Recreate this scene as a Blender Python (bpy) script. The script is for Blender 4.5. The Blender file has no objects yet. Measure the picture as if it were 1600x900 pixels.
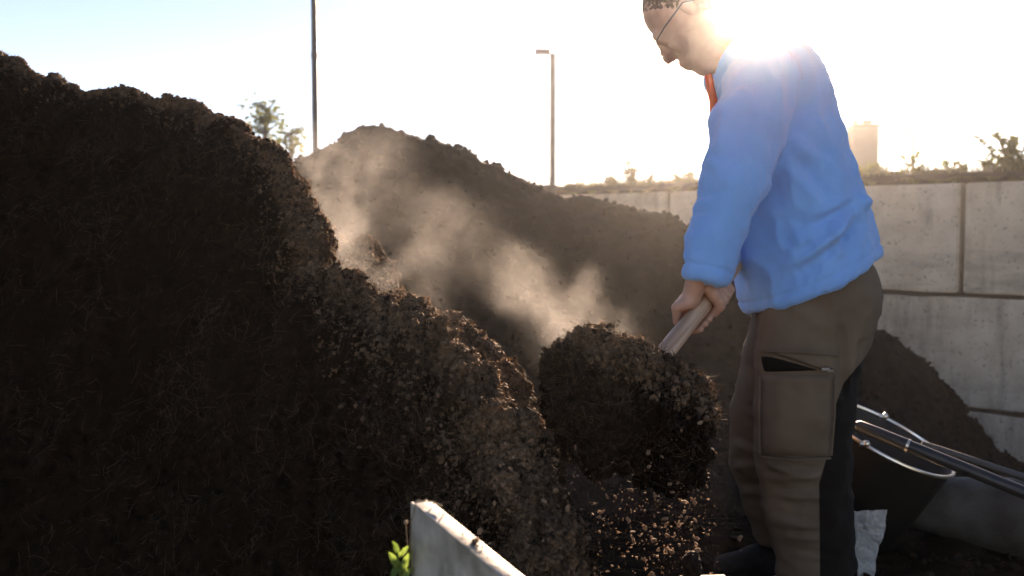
import bpy, bmesh, math, random
import numpy as np
from mathutils import Vector, Matrix
from mathutils.bvhtree import BVHTree

rng = np.random.default_rng(7)
random.seed(7)
S = bpy.context.scene
COL = S.collection
R = math.radians

# ------------------------------------------------------------------ camera
FPX = 1600 * 35.0 / 36.0
PITCH = math.atan(90 / FPX)
CAM = np.array([0.0, 0.0, 1.0])
cam_d = bpy.data.cameras.new('camera')
cam_d.lens = 35.0
cam_d.sensor_width = 36.0
cam_d.clip_start = 0.02
cam_d.clip_end = 2000
cam_d.dof.use_dof = True
cam_d.dof.focus_distance = 2.15
cam_d.dof.aperture_fstop = 4.2
cam = bpy.data.objects.new('camera', cam_d)
COL.objects.link(cam)
cam.location = CAM
cam.rotation_euler = (math.pi / 2 - PITCH, 0, 0)
S.camera = cam

# ------------------------------------------------------------------ light
SUN_EL, SUN_AZ = R(12.6), R(13.2)          # azimuth to the right of the view (+Y)
w = bpy.data.worlds.new('World')
S.world = w
w.use_nodes = True
nt = w.node_tree
sky = nt.nodes.new('ShaderNodeTexSky')
sky.sky_type = 'NISHITA'
sky.sun_disc = False
sky.sun_elevation = SUN_EL
sky.sun_rotation = SUN_AZ
sky.air_density = 0.55
sky.dust_density = 0.0
sky.ozone_density = 1.0
bg = nt.nodes['Background']
bg.inputs['Strength'].default_value = 0.05
nt.links.new(sky.outputs[0], bg.inputs[0])
sd = bpy.data.lights.new('sun', 'SUN')
sd.energy = 5.0
sd.angle = R(0.53)
sd.color = (1.0, 0.87, 0.72)
sun = bpy.data.objects.new('sun', sd)
COL.objects.link(sun)
sdir = Vector((math.sin(SUN_AZ) * math.cos(SUN_EL), math.cos(SUN_AZ) * math.cos(SUN_EL), math.sin(SUN_EL)))
sun.rotation_euler = (-sdir).to_track_quat('-Z', 'Y').to_euler()
sun.location = (5, 20, 10)
S.view_settings.view_transform = 'Standard'
S.view_settings.look = 'None'
S.view_settings.exposure = 2.5
S.view_settings.gamma = 1.0
S.view_settings.use_white_balance = True      # the photograph's warm daylight balance
S.view_settings.white_balance_temperature = 8200
S.view_settings.white_balance_tint = 22
S.cycles.use_denoising = True
S.cycles.volume_bounces = 1
S.cycles.max_bounces = 6
S.cycles.sample_clamp_indirect = 4.0

HAZE_DENSITY = 0.0020
HAZE_G = 0.955


# ------------------------------------------------------------------ helpers
def P(px, py, Y):
    """world point seen at photo pixel (px, py), Y metres in front of the camera"""
    cx, cy = (px - 800) / FPX, (450 - py) / FPX
    d = np.array([cx, math.cos(PITCH) + cy * math.sin(PITCH), -math.sin(PITCH) + cy * math.cos(PITCH)])
    return CAM + d * (Y / d[1])


def unit(v):
    v = np.asarray(v, float)
    return v / (np.linalg.norm(v) + 1e-12)


def _hash(ix, iy, iz, seed):
    h = (ix.astype(np.uint32) * np.uint32(374761393) + iy.astype(np.uint32) * np.uint32(668265263)
         + iz.astype(np.uint32) * np.uint32(2246822519) + np.uint32((seed * 3266489917) & 0xffffffff))
    h = (h ^ (h >> np.uint32(13))) * np.uint32(1274126177)
    h = (h ^ (h >> np.uint32(16))) * np.uint32(2654435761)
    return h ^ (h >> np.uint32(15))


def noise3(p, seed=0):
    """gradient noise, about -1..1"""
    f = np.floor(p)
    i = f.astype(np.int64)
    t = (p - f).astype(np.float32)
    u = t * t * t * (t * (t * 6 - 15) + 10)
    out = 0
    for dx in (0, 1):
        for dy in (0, 1):
            for dz in (0, 1):
                h = _hash(i[:, 0] + dx, i[:, 1] + dy, i[:, 2] + dz, seed)
                gx = (h & np.uint32(1023)).astype(np.float32) / 511.5 - 1
                gy = ((h >> np.uint32(10)) & np.uint32(1023)).astype(np.float32) / 511.5 - 1
                gz = ((h >> np.uint32(20)) & np.uint32(1023)).astype(np.float32) / 511.5 - 1
                g = gx * (t[:, 0] - dx) + gy * (t[:, 1] - dy) + gz * (t[:, 2] - dz)
                wx = u[:, 0] if dx else 1 - u[:, 0]
                wy = u[:, 1] if dy else 1 - u[:, 1]
                wz = u[:, 2] if dz else 1 - u[:, 2]
                out = out + g * wx * wy * wz
    return out * 1.25


def fbm(p, octaves, seed=0, gain=0.5):
    a, s, o = 1.0, 1.0, 0
    for k in range(octaves):
        o = o + a * noise3(p * s + 17.3 * k, seed + k)
        a *= gain
        s *= 2.03
    return o


def sstep(a, b, x):
    t = np.clip((x - a) / (b - a), 0, 1)
    return t * t * (3 - 2 * t)


def mesh_np(name, verts, faces, smooth=True):
    """faces: (n,3) or (n,4) int array"""
    verts = np.asarray(verts, np.float32)
    faces = np.asarray(faces, np.int32)
    me = bpy.data.meshes.new(name)
    k = faces.shape[1]
    me.vertices.add(len(verts))
    me.vertices.foreach_set('co', verts.ravel())
    me.loops.add(faces.size)
    me.loops.foreach_set('vertex_index', faces.ravel())
    me.polygons.add(len(faces))
    me.polygons.foreach_set('loop_start', np.arange(0, faces.size, k, dtype=np.int32))
    me.update(calc_edges=True)
    me.validate()
    me.polygons.foreach_set('use_smooth', np.full(len(me.polygons), smooth, bool))
    return me


def link(name, me, mat, parent=None):
    o = bpy.data.objects.new(name, me)
    COL.objects.link(o)
    if mat is not None:
        for m in (mat if isinstance(mat, (list, tuple)) else [mat]):
            me.materials.append(m)
    if parent is not None:
        o.parent = parent
        o.matrix_parent_inverse = Matrix.Translation(parent.location).inverted() if parent.type == 'EMPTY' else parent.matrix_world.inverted()
    return o


def empty(name, loc):
    o = bpy.data.objects.new(name, None)
    o.empty_display_size = 0.1
    COL.objects.link(o)
    o.location = Vector([float(c) for c in loc])
    return o


def tag(o, label=None, cat=None, group=None, kind=None):
    if label: o['label'] = label
    if cat: o['category'] = cat
    if group: o['group'] = group
    if kind: o['kind'] = kind
    return o


class MB:
    """collects shapes, links them as one mesh object"""
    def __init__(self):
        self.v, self.f = [], []

    def add(self, v, f):
        n = len(self.v)
        self.v += [tuple(float(c) for c in q) for q in v]
        self.f += [tuple(i + n for i in q) for q in f]
        return self

    def tube(self, pts, rad, n=8, cap=True):
        pts = [np.asarray(p, float) for p in pts]
        if not hasattr(rad, '__len__'): rad = [rad] * len(pts)
        ring = []
        ref = None
        for i, p in enumerate(pts):
            t = unit(pts[min(i + 1, len(pts) - 1)] - pts[max(i - 1, 0)])
            if ref is None:
                ref = np.array([0, 0, 1.0]) if abs(t[2]) < .9 else np.array([1.0, 0, 0])
            a = unit(np.cross(t, ref)); b = np.cross(t, a); ref = -np.cross(t, a) if False else np.cross(a, t) * 1.0
            ref = unit(ref)
            ring.append([p + rad[i] * (a * math.cos(2 * math.pi * k / n) + b * math.sin(2 * math.pi * k / n)) for k in range(n)])
        v = [q for r in ring for q in r]
        f = [(i * n + k, i * n + (k + 1) % n, (i + 1) * n + (k + 1) % n, (i + 1) * n + k) for i in range(len(pts) - 1) for k in range(n)]
        if cap:
            f.append(tuple(range(n - 1, -1, -1)))
            f.append(tuple((len(pts) - 1) * n + k for k in range(n)))
        return self.add(v, f)

    def box(self, c, half, M=None):
        c = np.asarray(c, float)
        v = []
        for sx in (-1, 1):
            for sy in (-1, 1):
                for sz in (-1, 1):
                    q = np.array([sx * half[0], sy * half[1], sz * half[2]])
                    if M is not None: q = M @ q
                    v.append(c + q)
        return self.add(v, [(0, 1, 3, 2), (4, 6, 7, 5), (0, 4, 5, 1), (2, 3, 7, 6), (0, 2, 6, 4), (1, 5, 7, 3)])

    def lathe(self, prof, c, M, n=32):
        """prof: (r, h) pairs about local z"""
        c = np.asarray(c, float)
        v = [c + M @ np.array([r * math.cos(2 * math.pi * k / n), r * math.sin(2 * math.pi * k / n), h]) for r, h in prof for k in range(n)]
        f = [(i * n + k, i * n + (k + 1) % n, (i + 1) * n + (k + 1) % n, (i + 1) * n + k) for i in range(len(prof) - 1) for k in range(n)]
        return self.add(v, f)

    def ball(self, c, r, n=8):
        prof = [(r * math.sin(math.pi * i / n), -r * math.cos(math.pi * i / n)) for i in range(n + 1)]
        return self.lathe([(max(a, 1e-4), b) for a, b in prof], c, np.eye(3), 12)

    def build(self, name, mat, parent=None, smooth=True, bevel=0.0, seg=2):
        me = bpy.data.meshes.new(name)
        me.from_pydata(self.v, [], self.f)
        bm = bmesh.new(); bm.from_mesh(me)
        bmesh.ops.recalc_face_normals(bm, faces=bm.faces)
        if bevel:
            bmesh.ops.bevel(bm, geom=list(bm.edges), offset=bevel, segments=seg, affect='EDGES', profile=.6)
        bm.to_mesh(me); bm.free()
        me.polygons.foreach_set('use_smooth', [smooth] * len(me.polygons))
        if smooth:
            try: me.set_sharp_from_angle(angle=R(40))
            except Exception: pass
        return link(name, me, mat, parent)


def frame(z, up=(0, 0, 1)):
    z = unit(z)
    x = np.cross(up, z)
    if np.linalg.norm(x) < 1e-3: x = np.array([1.0, 0, 0])
    x = unit(x)
    return np.stack([x, np.cross(z, x), z], axis=1)


# --------------------------------------------------- implicit bodies (smooth unions meshed with a surface net)
class Field:
    def __init__(self, lo, hi, h):
        self.lo, self.h = np.asarray(lo, float), h
        self.n = np.ceil((np.asarray(hi, float) - self.lo) / h).astype(int) + 1
        self.F = np.full(self.n, 0.2, np.float32)

    def _sub(self, lo, hi):
        a = np.clip(np.floor((np.asarray(lo) - self.lo) / self.h).astype(int), 0, self.n)
        b = np.clip(np.ceil((np.asarray(hi) - self.lo) / self.h).astype(int) + 1, 0, self.n)
        sl = tuple(slice(int(i), int(j)) for i, j in zip(a, b))
        ax = [(self.lo[k] + self.h * np.arange(a[k], b[k])).astype(np.float32) for k in range(3)]
        return sl, ax[0][:, None, None], ax[1][None, :, None], ax[2][None, None, :]

    def _mix(self, sl, d, k, sub=False):
        A = self.F[sl]
        if A.size == 0: return
        if sub:
            self.F[sl] = np.maximum(A, -d); return
        if k <= 0:
            self.F[sl] = np.minimum(A, d); return
        hh = np.maximum(k - np.abs(A - d), 0) / k
        self.F[sl] = np.minimum(A, d) - hh * hh * k * .25

    def cone(self, a, b, ra, rb, k=.01, sub=False):
        a, b = np.asarray(a, float), np.asarray(b, float)
        m = max(ra, rb) + k + 3 * self.h
        sl, X, Y, Z = self._sub(np.minimum(a, b) - m, np.maximum(a, b) + m)
        ab = b - a; L2 = max(float(ab @ ab), 1e-9)
        t = np.clip(((X - a[0]) * ab[0] + (Y - a[1]) * ab[1] + (Z - a[2]) * ab[2]) / L2, 0, 1)
        d = np.sqrt((X - a[0] - t * ab[0]) ** 2 + (Y - a[1] - t * ab[1]) ** 2 + (Z - a[2] - t * ab[2]) ** 2) - (ra + (rb - ra) * t)
        self._mix(sl, d, k, sub)
        return self

    def chain(self, pts, rads, k=.01):
        for i in range(len(pts) - 1): self.cone(pts[i], pts[i + 1], rads[i], rads[i + 1], k)
        return self

    def ell(self, c, r, M=None, k=.01, sub=False):
        c = np.asarray(c, float); r = np.asarray(r, float)
        M = np.eye(3) if M is None else M
        m = max(r) + k + 3 * self.h
        sl, X, Y, Z = self._sub(c - m, c + m)
        q0 = q1 = 0
        for j in range(3):
            l = (X - c[0]) * M[0, j] + (Y - c[1]) * M[1, j] + (Z - c[2]) * M[2, j]
            q0 = q0 + (l / r[j]) ** 2
            q1 = q1 + (l / r[j] ** 2) ** 2
        k0 = np.sqrt(q0); d = k0 * (k0 - 1) / np.maximum(np.sqrt(q1), 1e-6)
        self._mix(sl, d, k, sub)
        return self

    def swept(self, st, lat=(0, 1, 0), k=.03):
        """st: list of (point, ru, rv): ellipse swept along the stations; rv lies along lat"""
        lat = np.asarray(lat, float)
        for (a, ua, va), (b, ub, vb) in zip(st[:-1], st[1:]):
            m = max(ua, va, ub, vb) + k + 3 * self.h
            sl, X, Y, Z = self._sub(np.minimum(a, b) - m, np.maximum(a, b) + m)
            ab = b - a; L = float(np.linalg.norm(ab)); t_ = ab / L
            v_ = unit(lat - t_ * (lat @ t_)); u_ = np.cross(v_, t_)
            dx, dy, dz = X - a[0], Y - a[1], Z - a[2]
            s = dx * t_[0] + dy * t_[1] + dz * t_[2]
            t = np.clip(s / L, 0, 1)
            ru = ua + (ub - ua) * t; rv = va + (vb - va) * t
            e = s - t * L
            uu = dx * u_[0] + dy * u_[1] + dz * u_[2]
            vv = dx * v_[0] + dy * v_[1] + dz * v_[2]
            k0 = np.sqrt((uu / ru) ** 2 + (vv / rv) ** 2 + (e / np.minimum(ru, rv)) ** 2)
            k1 = np.sqrt((uu / ru ** 2) ** 2 + (vv / rv ** 2) ** 2 + (e / np.minimum(ru, rv) ** 2) ** 2)
            self._mix(sl, k0 * (k0 - 1) / np.maximum(k1, 1e-6), k)
        return self

    def cut(self, p, n):
        n = unit(n); p = np.asarray(p)
        sl, X, Y, Z = self._sub(self.lo, self.lo + self.h * self.n)
        d = (X - p[0]) * n[0] + (Y - p[1]) * n[1] + (Z - p[2]) * n[2]
        self.F = np.maximum(self.F, d.astype(np.float32))
        return self

    def net(self):
        F = self.F
        F[[0, -1]] = np.maximum(F[[0, -1]], 1e-3); F[:, [0, -1]] = np.maximum(F[:, [0, -1]], 1e-3); F[:, :, [0, -1]] = np.maximum(F[:, :, [0, -1]], 1e-3)
        s = F < 0
        cnt = np.zeros(tuple(np.array(F.shape) - 1), np.uint8)
        offs = [(i, j, k) for i in (0, 1) for j in (0, 1) for k in (0, 1)]
        N = F.shape
        for i, j, k in offs: cnt += s[i:N[0] - 1 + i, j:N[1] - 1 + j, k:N[2] - 1 + k]
        c = np.argwhere((cnt > 0) & (cnt < 8))
        idx = np.full(cnt.shape, -1, np.int32); idx[c[:, 0], c[:, 1], c[:, 2]] = np.arange(len(c))
        acc = np.zeros((len(c), 3)); num = np.zeros(len(c))
        for ax in range(3):
            for o in offs:
                if o[ax]: continue
                p2 = list(o); p2[ax] = 1
                A = F[c[:, 0] + o[0], c[:, 1] + o[1], c[:, 2] + o[2]]
                B = F[c[:, 0] + p2[0], c[:, 1] + p2[1], c[:, 2] + p2[2]]
                x = (A < 0) != (B < 0)
                t = A[x] / (A[x] - B[x])
                q = np.tile(np.array(o, float), (x.sum(), 1)); q[:, ax] += t
                acc[x] += q; num[x] += 1
        v = self.lo + self.h * (c + acc / num[:, None])
        quads = []
        for ax in range(3):
            a1, a2 = [(1, 2), (2, 0), (0, 1)][ax]
            A = np.take(s, range(N[ax] - 1), ax); B = np.take(s, range(1, N[ax]), ax)
            e = np.argwhere(A != B)
            e = e[(e[:, a1] > 0) & (e[:, a2] > 0) & (e[:, a1] < N[a1] - 1) & (e[:, a2] < N[a2] - 1)]
            fl = A[e[:, 0], e[:, 1], e[:, 2]]
            def cell(d1, d2):
                q = e.copy(); q[:, a1] += d1; q[:, a2] += d2
                return idx[q[:, 0], q[:, 1], q[:, 2]]
            Q = np.stack([cell(-1, -1), cell(0, -1), cell(0, 0), cell(-1, 0)], 1)
            Q[~fl] = Q[~fl][:, ::-1]
            quads.append(Q)
        return v, np.concatenate(quads)


def normals(v, f):
    n = np.zeros_like(v)
    a, b, c = v[f[:, 0]], v[f[:, 1]], v[f[:, 2]]
    fn = np.cross(b - a, c - a) if f.shape[1] == 3 else np.cross(v[f[:, 2]] - v[f[:, 0]], v[f[:, 3]] - v[f[:, 1]])
    for k in range(f.shape[1]): np.add.at(n, f[:, k], fn)
    return n / (np.linalg.norm(n, axis=1, keepdims=True) + 1e-12)


def relax(v, f, it=2, lam=.5):
    for _ in range(it):
        s = np.zeros_like(v); c = np.zeros(len(v))
        for k in range(4):
            a, b = f[:, k], f[:, (k + 1) % 4]
            np.add.at(s, a, v[b]); np.add.at(c, a, 1)
            np.add.at(s, b, v[a]); np.add.at(c, b, 1)
        v = v + lam * (s / np.maximum(c, 1)[:, None] - v)
    return v


# --------------------------------------------------- materials
def mat(name, c1, c2=None, rough=.8, scale=20, bump=0.0, bscale=None, metal=0.0, detail=6, sheen=0.0, trans=0.0, spec=.5, c3=None, s3=3.0, coords='Object', bdist=.01):
    m = bpy.data.materials.new(name)
    m.use_nodes = True
    t = m.node_tree; b = t.nodes['Principled BSDF']
    b.inputs['Roughness'].default_value = rough
    b.inputs['Metallic'].default_value = metal
    b.inputs['Specular IOR Level'].default_value = spec
    if sheen:
        b.inputs['Sheen Weight'].default_value = sheen
        b.inputs['Sheen Roughness'].default_value = .5
    tc = t.nodes.new('ShaderNodeTexCoord')
    if c2 is None:
        b.inputs['Base Color'].default_value = (*c1, 1)
    else:
        n = t.nodes.new('ShaderNodeTexNoise'); n.inputs['Scale'].default_value = scale; n.inputs['Detail'].default_value = detail
        t.links.new(tc.outputs[coords], n.inputs['Vector'])
        r = t.nodes.new('ShaderNodeValToRGB')
        r.color_ramp.elements[0].position = .32; r.color_ramp.elements[1].position = .68
        r.color_ramp.elements[0].color = (*c1, 1); r.color_ramp.elements[1].color = (*c2, 1)
        t.links.new(n.outputs['Fac'], r.inputs['Fac'])
        out = r.outputs[0]
        if c3 is not None:
            n3 = t.nodes.new('ShaderNodeTexNoise'); n3.inputs['Scale'].default_value = s3; n3.inputs['Detail'].default_value = 5
            t.links.new(tc.outputs[coords], n3.inputs['Vector'])
            r3 = t.nodes.new('ShaderNodeValToRGB'); r3.color_ramp.elements[0].position = .45; r3.color_ramp.elements[1].position = .65
            t.links.new(n3.outputs['Fac'], r3.inputs['Fac'])
            mx = t.nodes.new('ShaderNodeMix'); mx.data_type = 'RGBA'
            t.links.new(r3.outputs[0], mx.inputs[0]); t.links.new(out, mx.inputs[6]); mx.inputs[7].default_value = (*c3, 1)
            out = mx.outputs[2]
        t.links.new(out, b.inputs['Base Color'])
    if bump:
        n2 = t.nodes.new('ShaderNodeTexNoise'); n2.inputs['Scale'].default_value = bscale or scale * 3; n2.inputs['Detail'].default_value = 8
        t.links.new(tc.outputs[coords], n2.inputs['Vector'])
        bp = t.nodes.new('ShaderNodeBump'); bp.inputs['Strength'].default_value = bump; bp.inputs['Distance'].default_value = bdist
        t.links.new(n2.outputs['Fac'], bp.inputs['Height']); t.links.new(bp.outputs[0], b.inputs['Normal'])
    if trans:
        tr = t.nodes.new('ShaderNodeBsdfTranslucent'); ms = t.nodes.new('ShaderNodeMixShader'); ms.inputs[0].default_value = trans
        src = b.inputs['Base Color'].links[0].from_socket if b.inputs['Base Color'].is_linked else None
        if src: t.links.new(src, tr.inputs[0])
        else: tr.inputs[0].default_value = (*c1, 1)
        t.links.new(b.outputs[0], ms.inputs[1]); t.links.new(tr.outputs[0], ms.inputs[2])
        t.links.new(ms.outputs[0], t.nodes['Material Output'].inputs['Surface'])
    return m


def waxy(m, weight, scale, radius=(1.0, .62, .38)):
    b = m.node_tree.nodes['Principled BSDF']
    b.inputs['Subsurface Weight'].default_value = weight
    b.inputs['Subsurface Scale'].default_value = scale
    b.inputs['Subsurface Radius'].default_value = radius
    return m


def fabric(name, c1, c2, weave, sheen, trans=0.0, rough=.9):
    m = mat(name, c1, c2, rough=rough, scale=9, sheen=sheen, trans=trans, spec=.2)
    t = m.node_tree; b = t.nodes['Principled BSDF']
    tc = t.nodes.new('ShaderNodeTexCoord')
    n = t.nodes.new('ShaderNodeTexNoise'); n.inputs['Scale'].default_value = weave; n.inputs['Detail'].default_value = 4
    t.links.new(tc.outputs['Object'], n.inputs['Vector'])
    bp = t.nodes.new('ShaderNodeBump'); bp.inputs['Strength'].default_value = .6; bp.inputs['Distance'].default_value = .004
    t.links.new(n.outputs['Fac'], bp.inputs['Height']); t.links.new(bp.outputs[0], b.inputs['Normal'])
    return m


M = dict(
    ground=None,
    soil=mat('compost', (.006, .0035, .002), (.024, .0135, .0075), .95, 40, .9, 160, spec=.05, c3=(.013, .0075, .004), s3=6),
    soil_far=mat('old_compost', (.016, .0095, .006), (.044, .027, .017), .95, 16, .9, 60, spec=.2),
    crumb=waxy(mat('dry_sunlit_crumb', (.035, .021, .012), (.16, .10, .06), .9, 60, spec=.2), .5, .003),  # dry crumbs, paled further so the crest reads as sunlit
    flying=waxy(mat('sunlit_airborne_crumb', (.14, .088, .054), (.30, .19, .12), .9, 90, spec=.2), .45, .004, (1.0, .8, .62)),  # brighter copy of the compost: sunlight on falling crumbs is in the colour
    moist=mat('moist_compost_crumb', (.007, .004, .0022), (.030, .017, .010), .9, 60, trans=.08, spec=.25),
    far_crumb=mat('old_compost_crumb', (.022, .013, .008), (.07, .044, .028), .9, 40, trans=.15, spec=.2),
    fibre=mat('straw_fibre', (.035, .022, .012), (.14, .09, .052), .8, 30, trans=.25, spec=.3),
    concrete=mat('cast_concrete', (.46, .375, .295), (.60, .505, .41), .9, 5, .5, 60, c3=(.27, .205, .155), s3=2.2, spec=.25, bdist=.006),
    tower=mat('tower_concrete', (.11, .09, .07), (.17, .14, .115), .9, 2, spec=.2),
    steel=mat('galvanised_post', (.045, .043, .04), (.08, .077, .072), .55, 12, metal=.2),
    lamp=mat('lamp_housing', (.08, .08, .085), rough=.5),
    glass=mat('lamp_glass', (.5, .5, .5), rough=.2),
    zinc=mat('galvanised_sheet', (.36, .335, .30), (.50, .47, .42), .5, 26, .15, 40, metal=.35, c3=(.20, .19, .155), s3=14),
    blue=fabric('blue_fleece', (.17, .42, .87), (.20, .47, .92), 420, .35, .10),
    trouser=fabric('work_trouser', (.130, .092, .062), (.168, .122, .084), 600, .03),
    panel=fabric('black_panel', (.024, .018, .013), (.034, .026, .019), 600, .05),
    black=mat('painted_shade', (.014, .011, .008), rough=.9, spec=.1),  # painted shade for the pocket mouth
    skin=mat('skin', (.42, .23, .16), (.52, .30, .22), .55, 30, .15, 200, spec=.4),
    hair=mat('short_hair', (.12, .072, .046), (.21, .13, .085), .7, 120, .8, 500, spec=.4),
    orange=mat('orange_cloth', (.75, .10, .03), (.85, .14, .05), .8, 30, trans=.3),
    wood=None,
    rubber=mat('black_rubber', (.012, .012, .013), (.02, .02, .021), .38, 20, spec=.5),
    tub=mat('black_tub_plastic', (.007, .006, .005), (.013, .011, .009), .6, 10, spec=.4),
    chrome=mat('bright_wire', (.78, .66, .52), (.85, .74, .6), .3, 30, metal=1.0),
    bucket=mat('mottled_bucket', (.045, .040, .034), (.095, .086, .073), .75, 14, .3, 60, c3=(.028, .022, .017), s3=7),
    film=None,
    leaf=mat('weed_leaf', (.07, .085, .025), (.15, .16, .05), .6, 30, trans=.5),
    grassy=mat('bank_grass', (.10, .10, .035), (.24, .20, .08), .7, 12, trans=.5),
    dry=mat('dry_stalk', (.16, .12, .06), (.26, .20, .11), .8, 30, trans=.25),
    leafgreen=mat('sprig_leaf', (.10, .17, .03), (.20, .28, .06), .5, 40, trans=.5),
    bark=mat('bark', (.06, .05, .04), (.11, .09, .07), .9, 20),
    boot=mat('boot_leather', (.005, .004, .003), (.010, .008, .006), .9, 30, .3, 90),
    metal=mat('blade_steel', (.16, .15, .14), (.26, .25, .24), .5, 20, metal=.8),
    plank=mat('pale_board', (.13, .09, .06), (.22, .165, .115), .85, 20, .3, 60),
)


def wood_mat():
    m = bpy.data.materials.new('weathered_ash'); m.use_nodes = True
    t = m.node_tree; b = t.nodes['Principled BSDF']; b.inputs['Roughness'].default_value = .5
    tc = t.nodes.new('ShaderNodeTexCoord'); mp = t.nodes.new('ShaderNodeMapping'); mp.inputs['Scale'].default_value = (60, 60, 3)
    t.links.new(tc.outputs['Object'], mp.inputs[0])
    n = t.nodes.new('ShaderNodeTexNoise'); n.inputs['Scale'].default_value = 1.0; n.inputs['Detail'].default_value = 6
    t.links.new(mp.outputs[0], n.inputs['Vector'])
    r = t.nodes.new('ShaderNodeValToRGB'); r.color_ramp.elements[0].position = .35; r.color_ramp.elements[1].position = .65
    r.color_ramp.elements[0].color = (.34, .21, .14, 1); r.color_ramp.elements[1].color = (.60, .43, .31, 1)
    t.links.new(n.outputs['Fac'], r.inputs['Fac']); t.links.new(r.outputs[0], b.inputs['Base Color'])
    bp = t.nodes.new('ShaderNodeBump'); bp.inputs['Strength'].default_value = .4; bp.inputs['Distance'].default_value = .004
    t.links.new(n.outputs['Fac'], bp.inputs['Height']); t.links.new(bp.outputs[0], b.inputs['Normal'])
    return m


def concrete_mat():
    """cast block: board marks along it, pores, drip streaks from the top edge"""
    m = mat('cast_concrete', (.52, .40, .295), (.64, .515, .39), .9, 7, 0, spec=.25, detail=10)
    t = m.node_tree; b = t.nodes['Principled BSDF']; src = b.inputs['Base Color'].links[0].from_socket
    tc = t.nodes.new('ShaderNodeTexCoord'); oi = t.nodes.new('ShaderNodeObjectInfo')
    of = t.nodes.new('ShaderNodeVectorMath'); of.operation = 'SCALE'; of.inputs['Scale'].default_value = 1.7; t.links.new(oi.outputs['Location'], of.inputs[0])
    ad = t.nodes.new('ShaderNodeVectorMath'); ad.operation = 'ADD'; t.links.new(tc.outputs['Object'], ad.inputs[0]); t.links.new(of.outputs[0], ad.inputs[1])
    def layer(scale, vec, lo, hi, col, amount, src, det=8):
        mp = t.nodes.new('ShaderNodeMapping'); mp.inputs['Scale'].default_value = vec; t.links.new(ad.outputs[0], mp.inputs[0])
        n = t.nodes.new('ShaderNodeTexNoise'); n.inputs['Scale'].default_value = scale; n.inputs['Detail'].default_value = det; n.inputs['Roughness'].default_value = .65
        t.links.new(mp.outputs[0], n.inputs['Vector'])
        mr = t.nodes.new('ShaderNodeMapRange'); mr.inputs['From Min'].default_value = lo; mr.inputs['From Max'].default_value = hi; mr.inputs['To Max'].default_value = amount
        t.links.new(n.outputs['Fac'], mr.inputs['Value'])
        mx = t.nodes.new('ShaderNodeMix'); mx.data_type = 'RGBA'; t.links.new(mr.outputs[0], mx.inputs[0]); t.links.new(src, mx.inputs[6]); mx.inputs[7].default_value = (*col, 1)
        return mx.outputs[2], n
    src, _ = layer(3.0, (1, 1, .16), .50, .66, (.20, .15, .11), .75, src)      # drips
    src, _ = layer(2.2, (.35, 1, 2.2), .52, .68, (.28, .22, .165), .6, src)   # board-long stains
    src, _ = layer(1.4, (1, 1, 1), .55, .70, (.62, .53, .43), .6, src)        # lime bloom
    src, n4 = layer(38, (1, 1, 1), .60, .68, (.15, .12, .09), .7, src, 3)     # pores
    t.links.new(src, b.inputs['Base Color'])
    bp = t.nodes.new('ShaderNodeBump'); bp.inputs['Strength'].default_value = .6; bp.inputs['Distance'].default_value = .008; bp.invert = True
    t.links.new(n4.outputs['Fac'], bp.inputs['Height']); t.links.new(bp.outputs[0], b.inputs['Normal'])
    return m


def film_mat():
    m = bpy.data.materials.new('clear_film'); m.use_nodes = True
    t = m.node_tree; b = t.nodes['Principled BSDF']
    b.inputs['Base Color'].default_value = (.62, .60, .57, 1); b.inputs['Roughness'].default_value = .25
    tr = t.nodes.new('ShaderNodeBsdfTransparent'); tl = t.nodes.new('ShaderNodeBsdfTranslucent'); tl.inputs[0].default_value = (.6, .58, .55, 1)
    m1 = t.nodes.new('ShaderNodeMixShader'); m1.inputs[0].default_value = .4
    m2 = t.nodes.new('ShaderNodeMixShader'); m2.inputs[0].default_value = .75
    t.links.new(b.outputs[0], m1.inputs[1]); t.links.new(tl.outputs[0], m1.inputs[2])
    t.links.new(tr.outputs[0], m2.inputs[1]); t.links.new(m1.outputs[0], m2.inputs[2])
    t.links.new(m2.outputs[0], t.nodes['Material Output'].inputs['Surface'])
    return m


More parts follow.
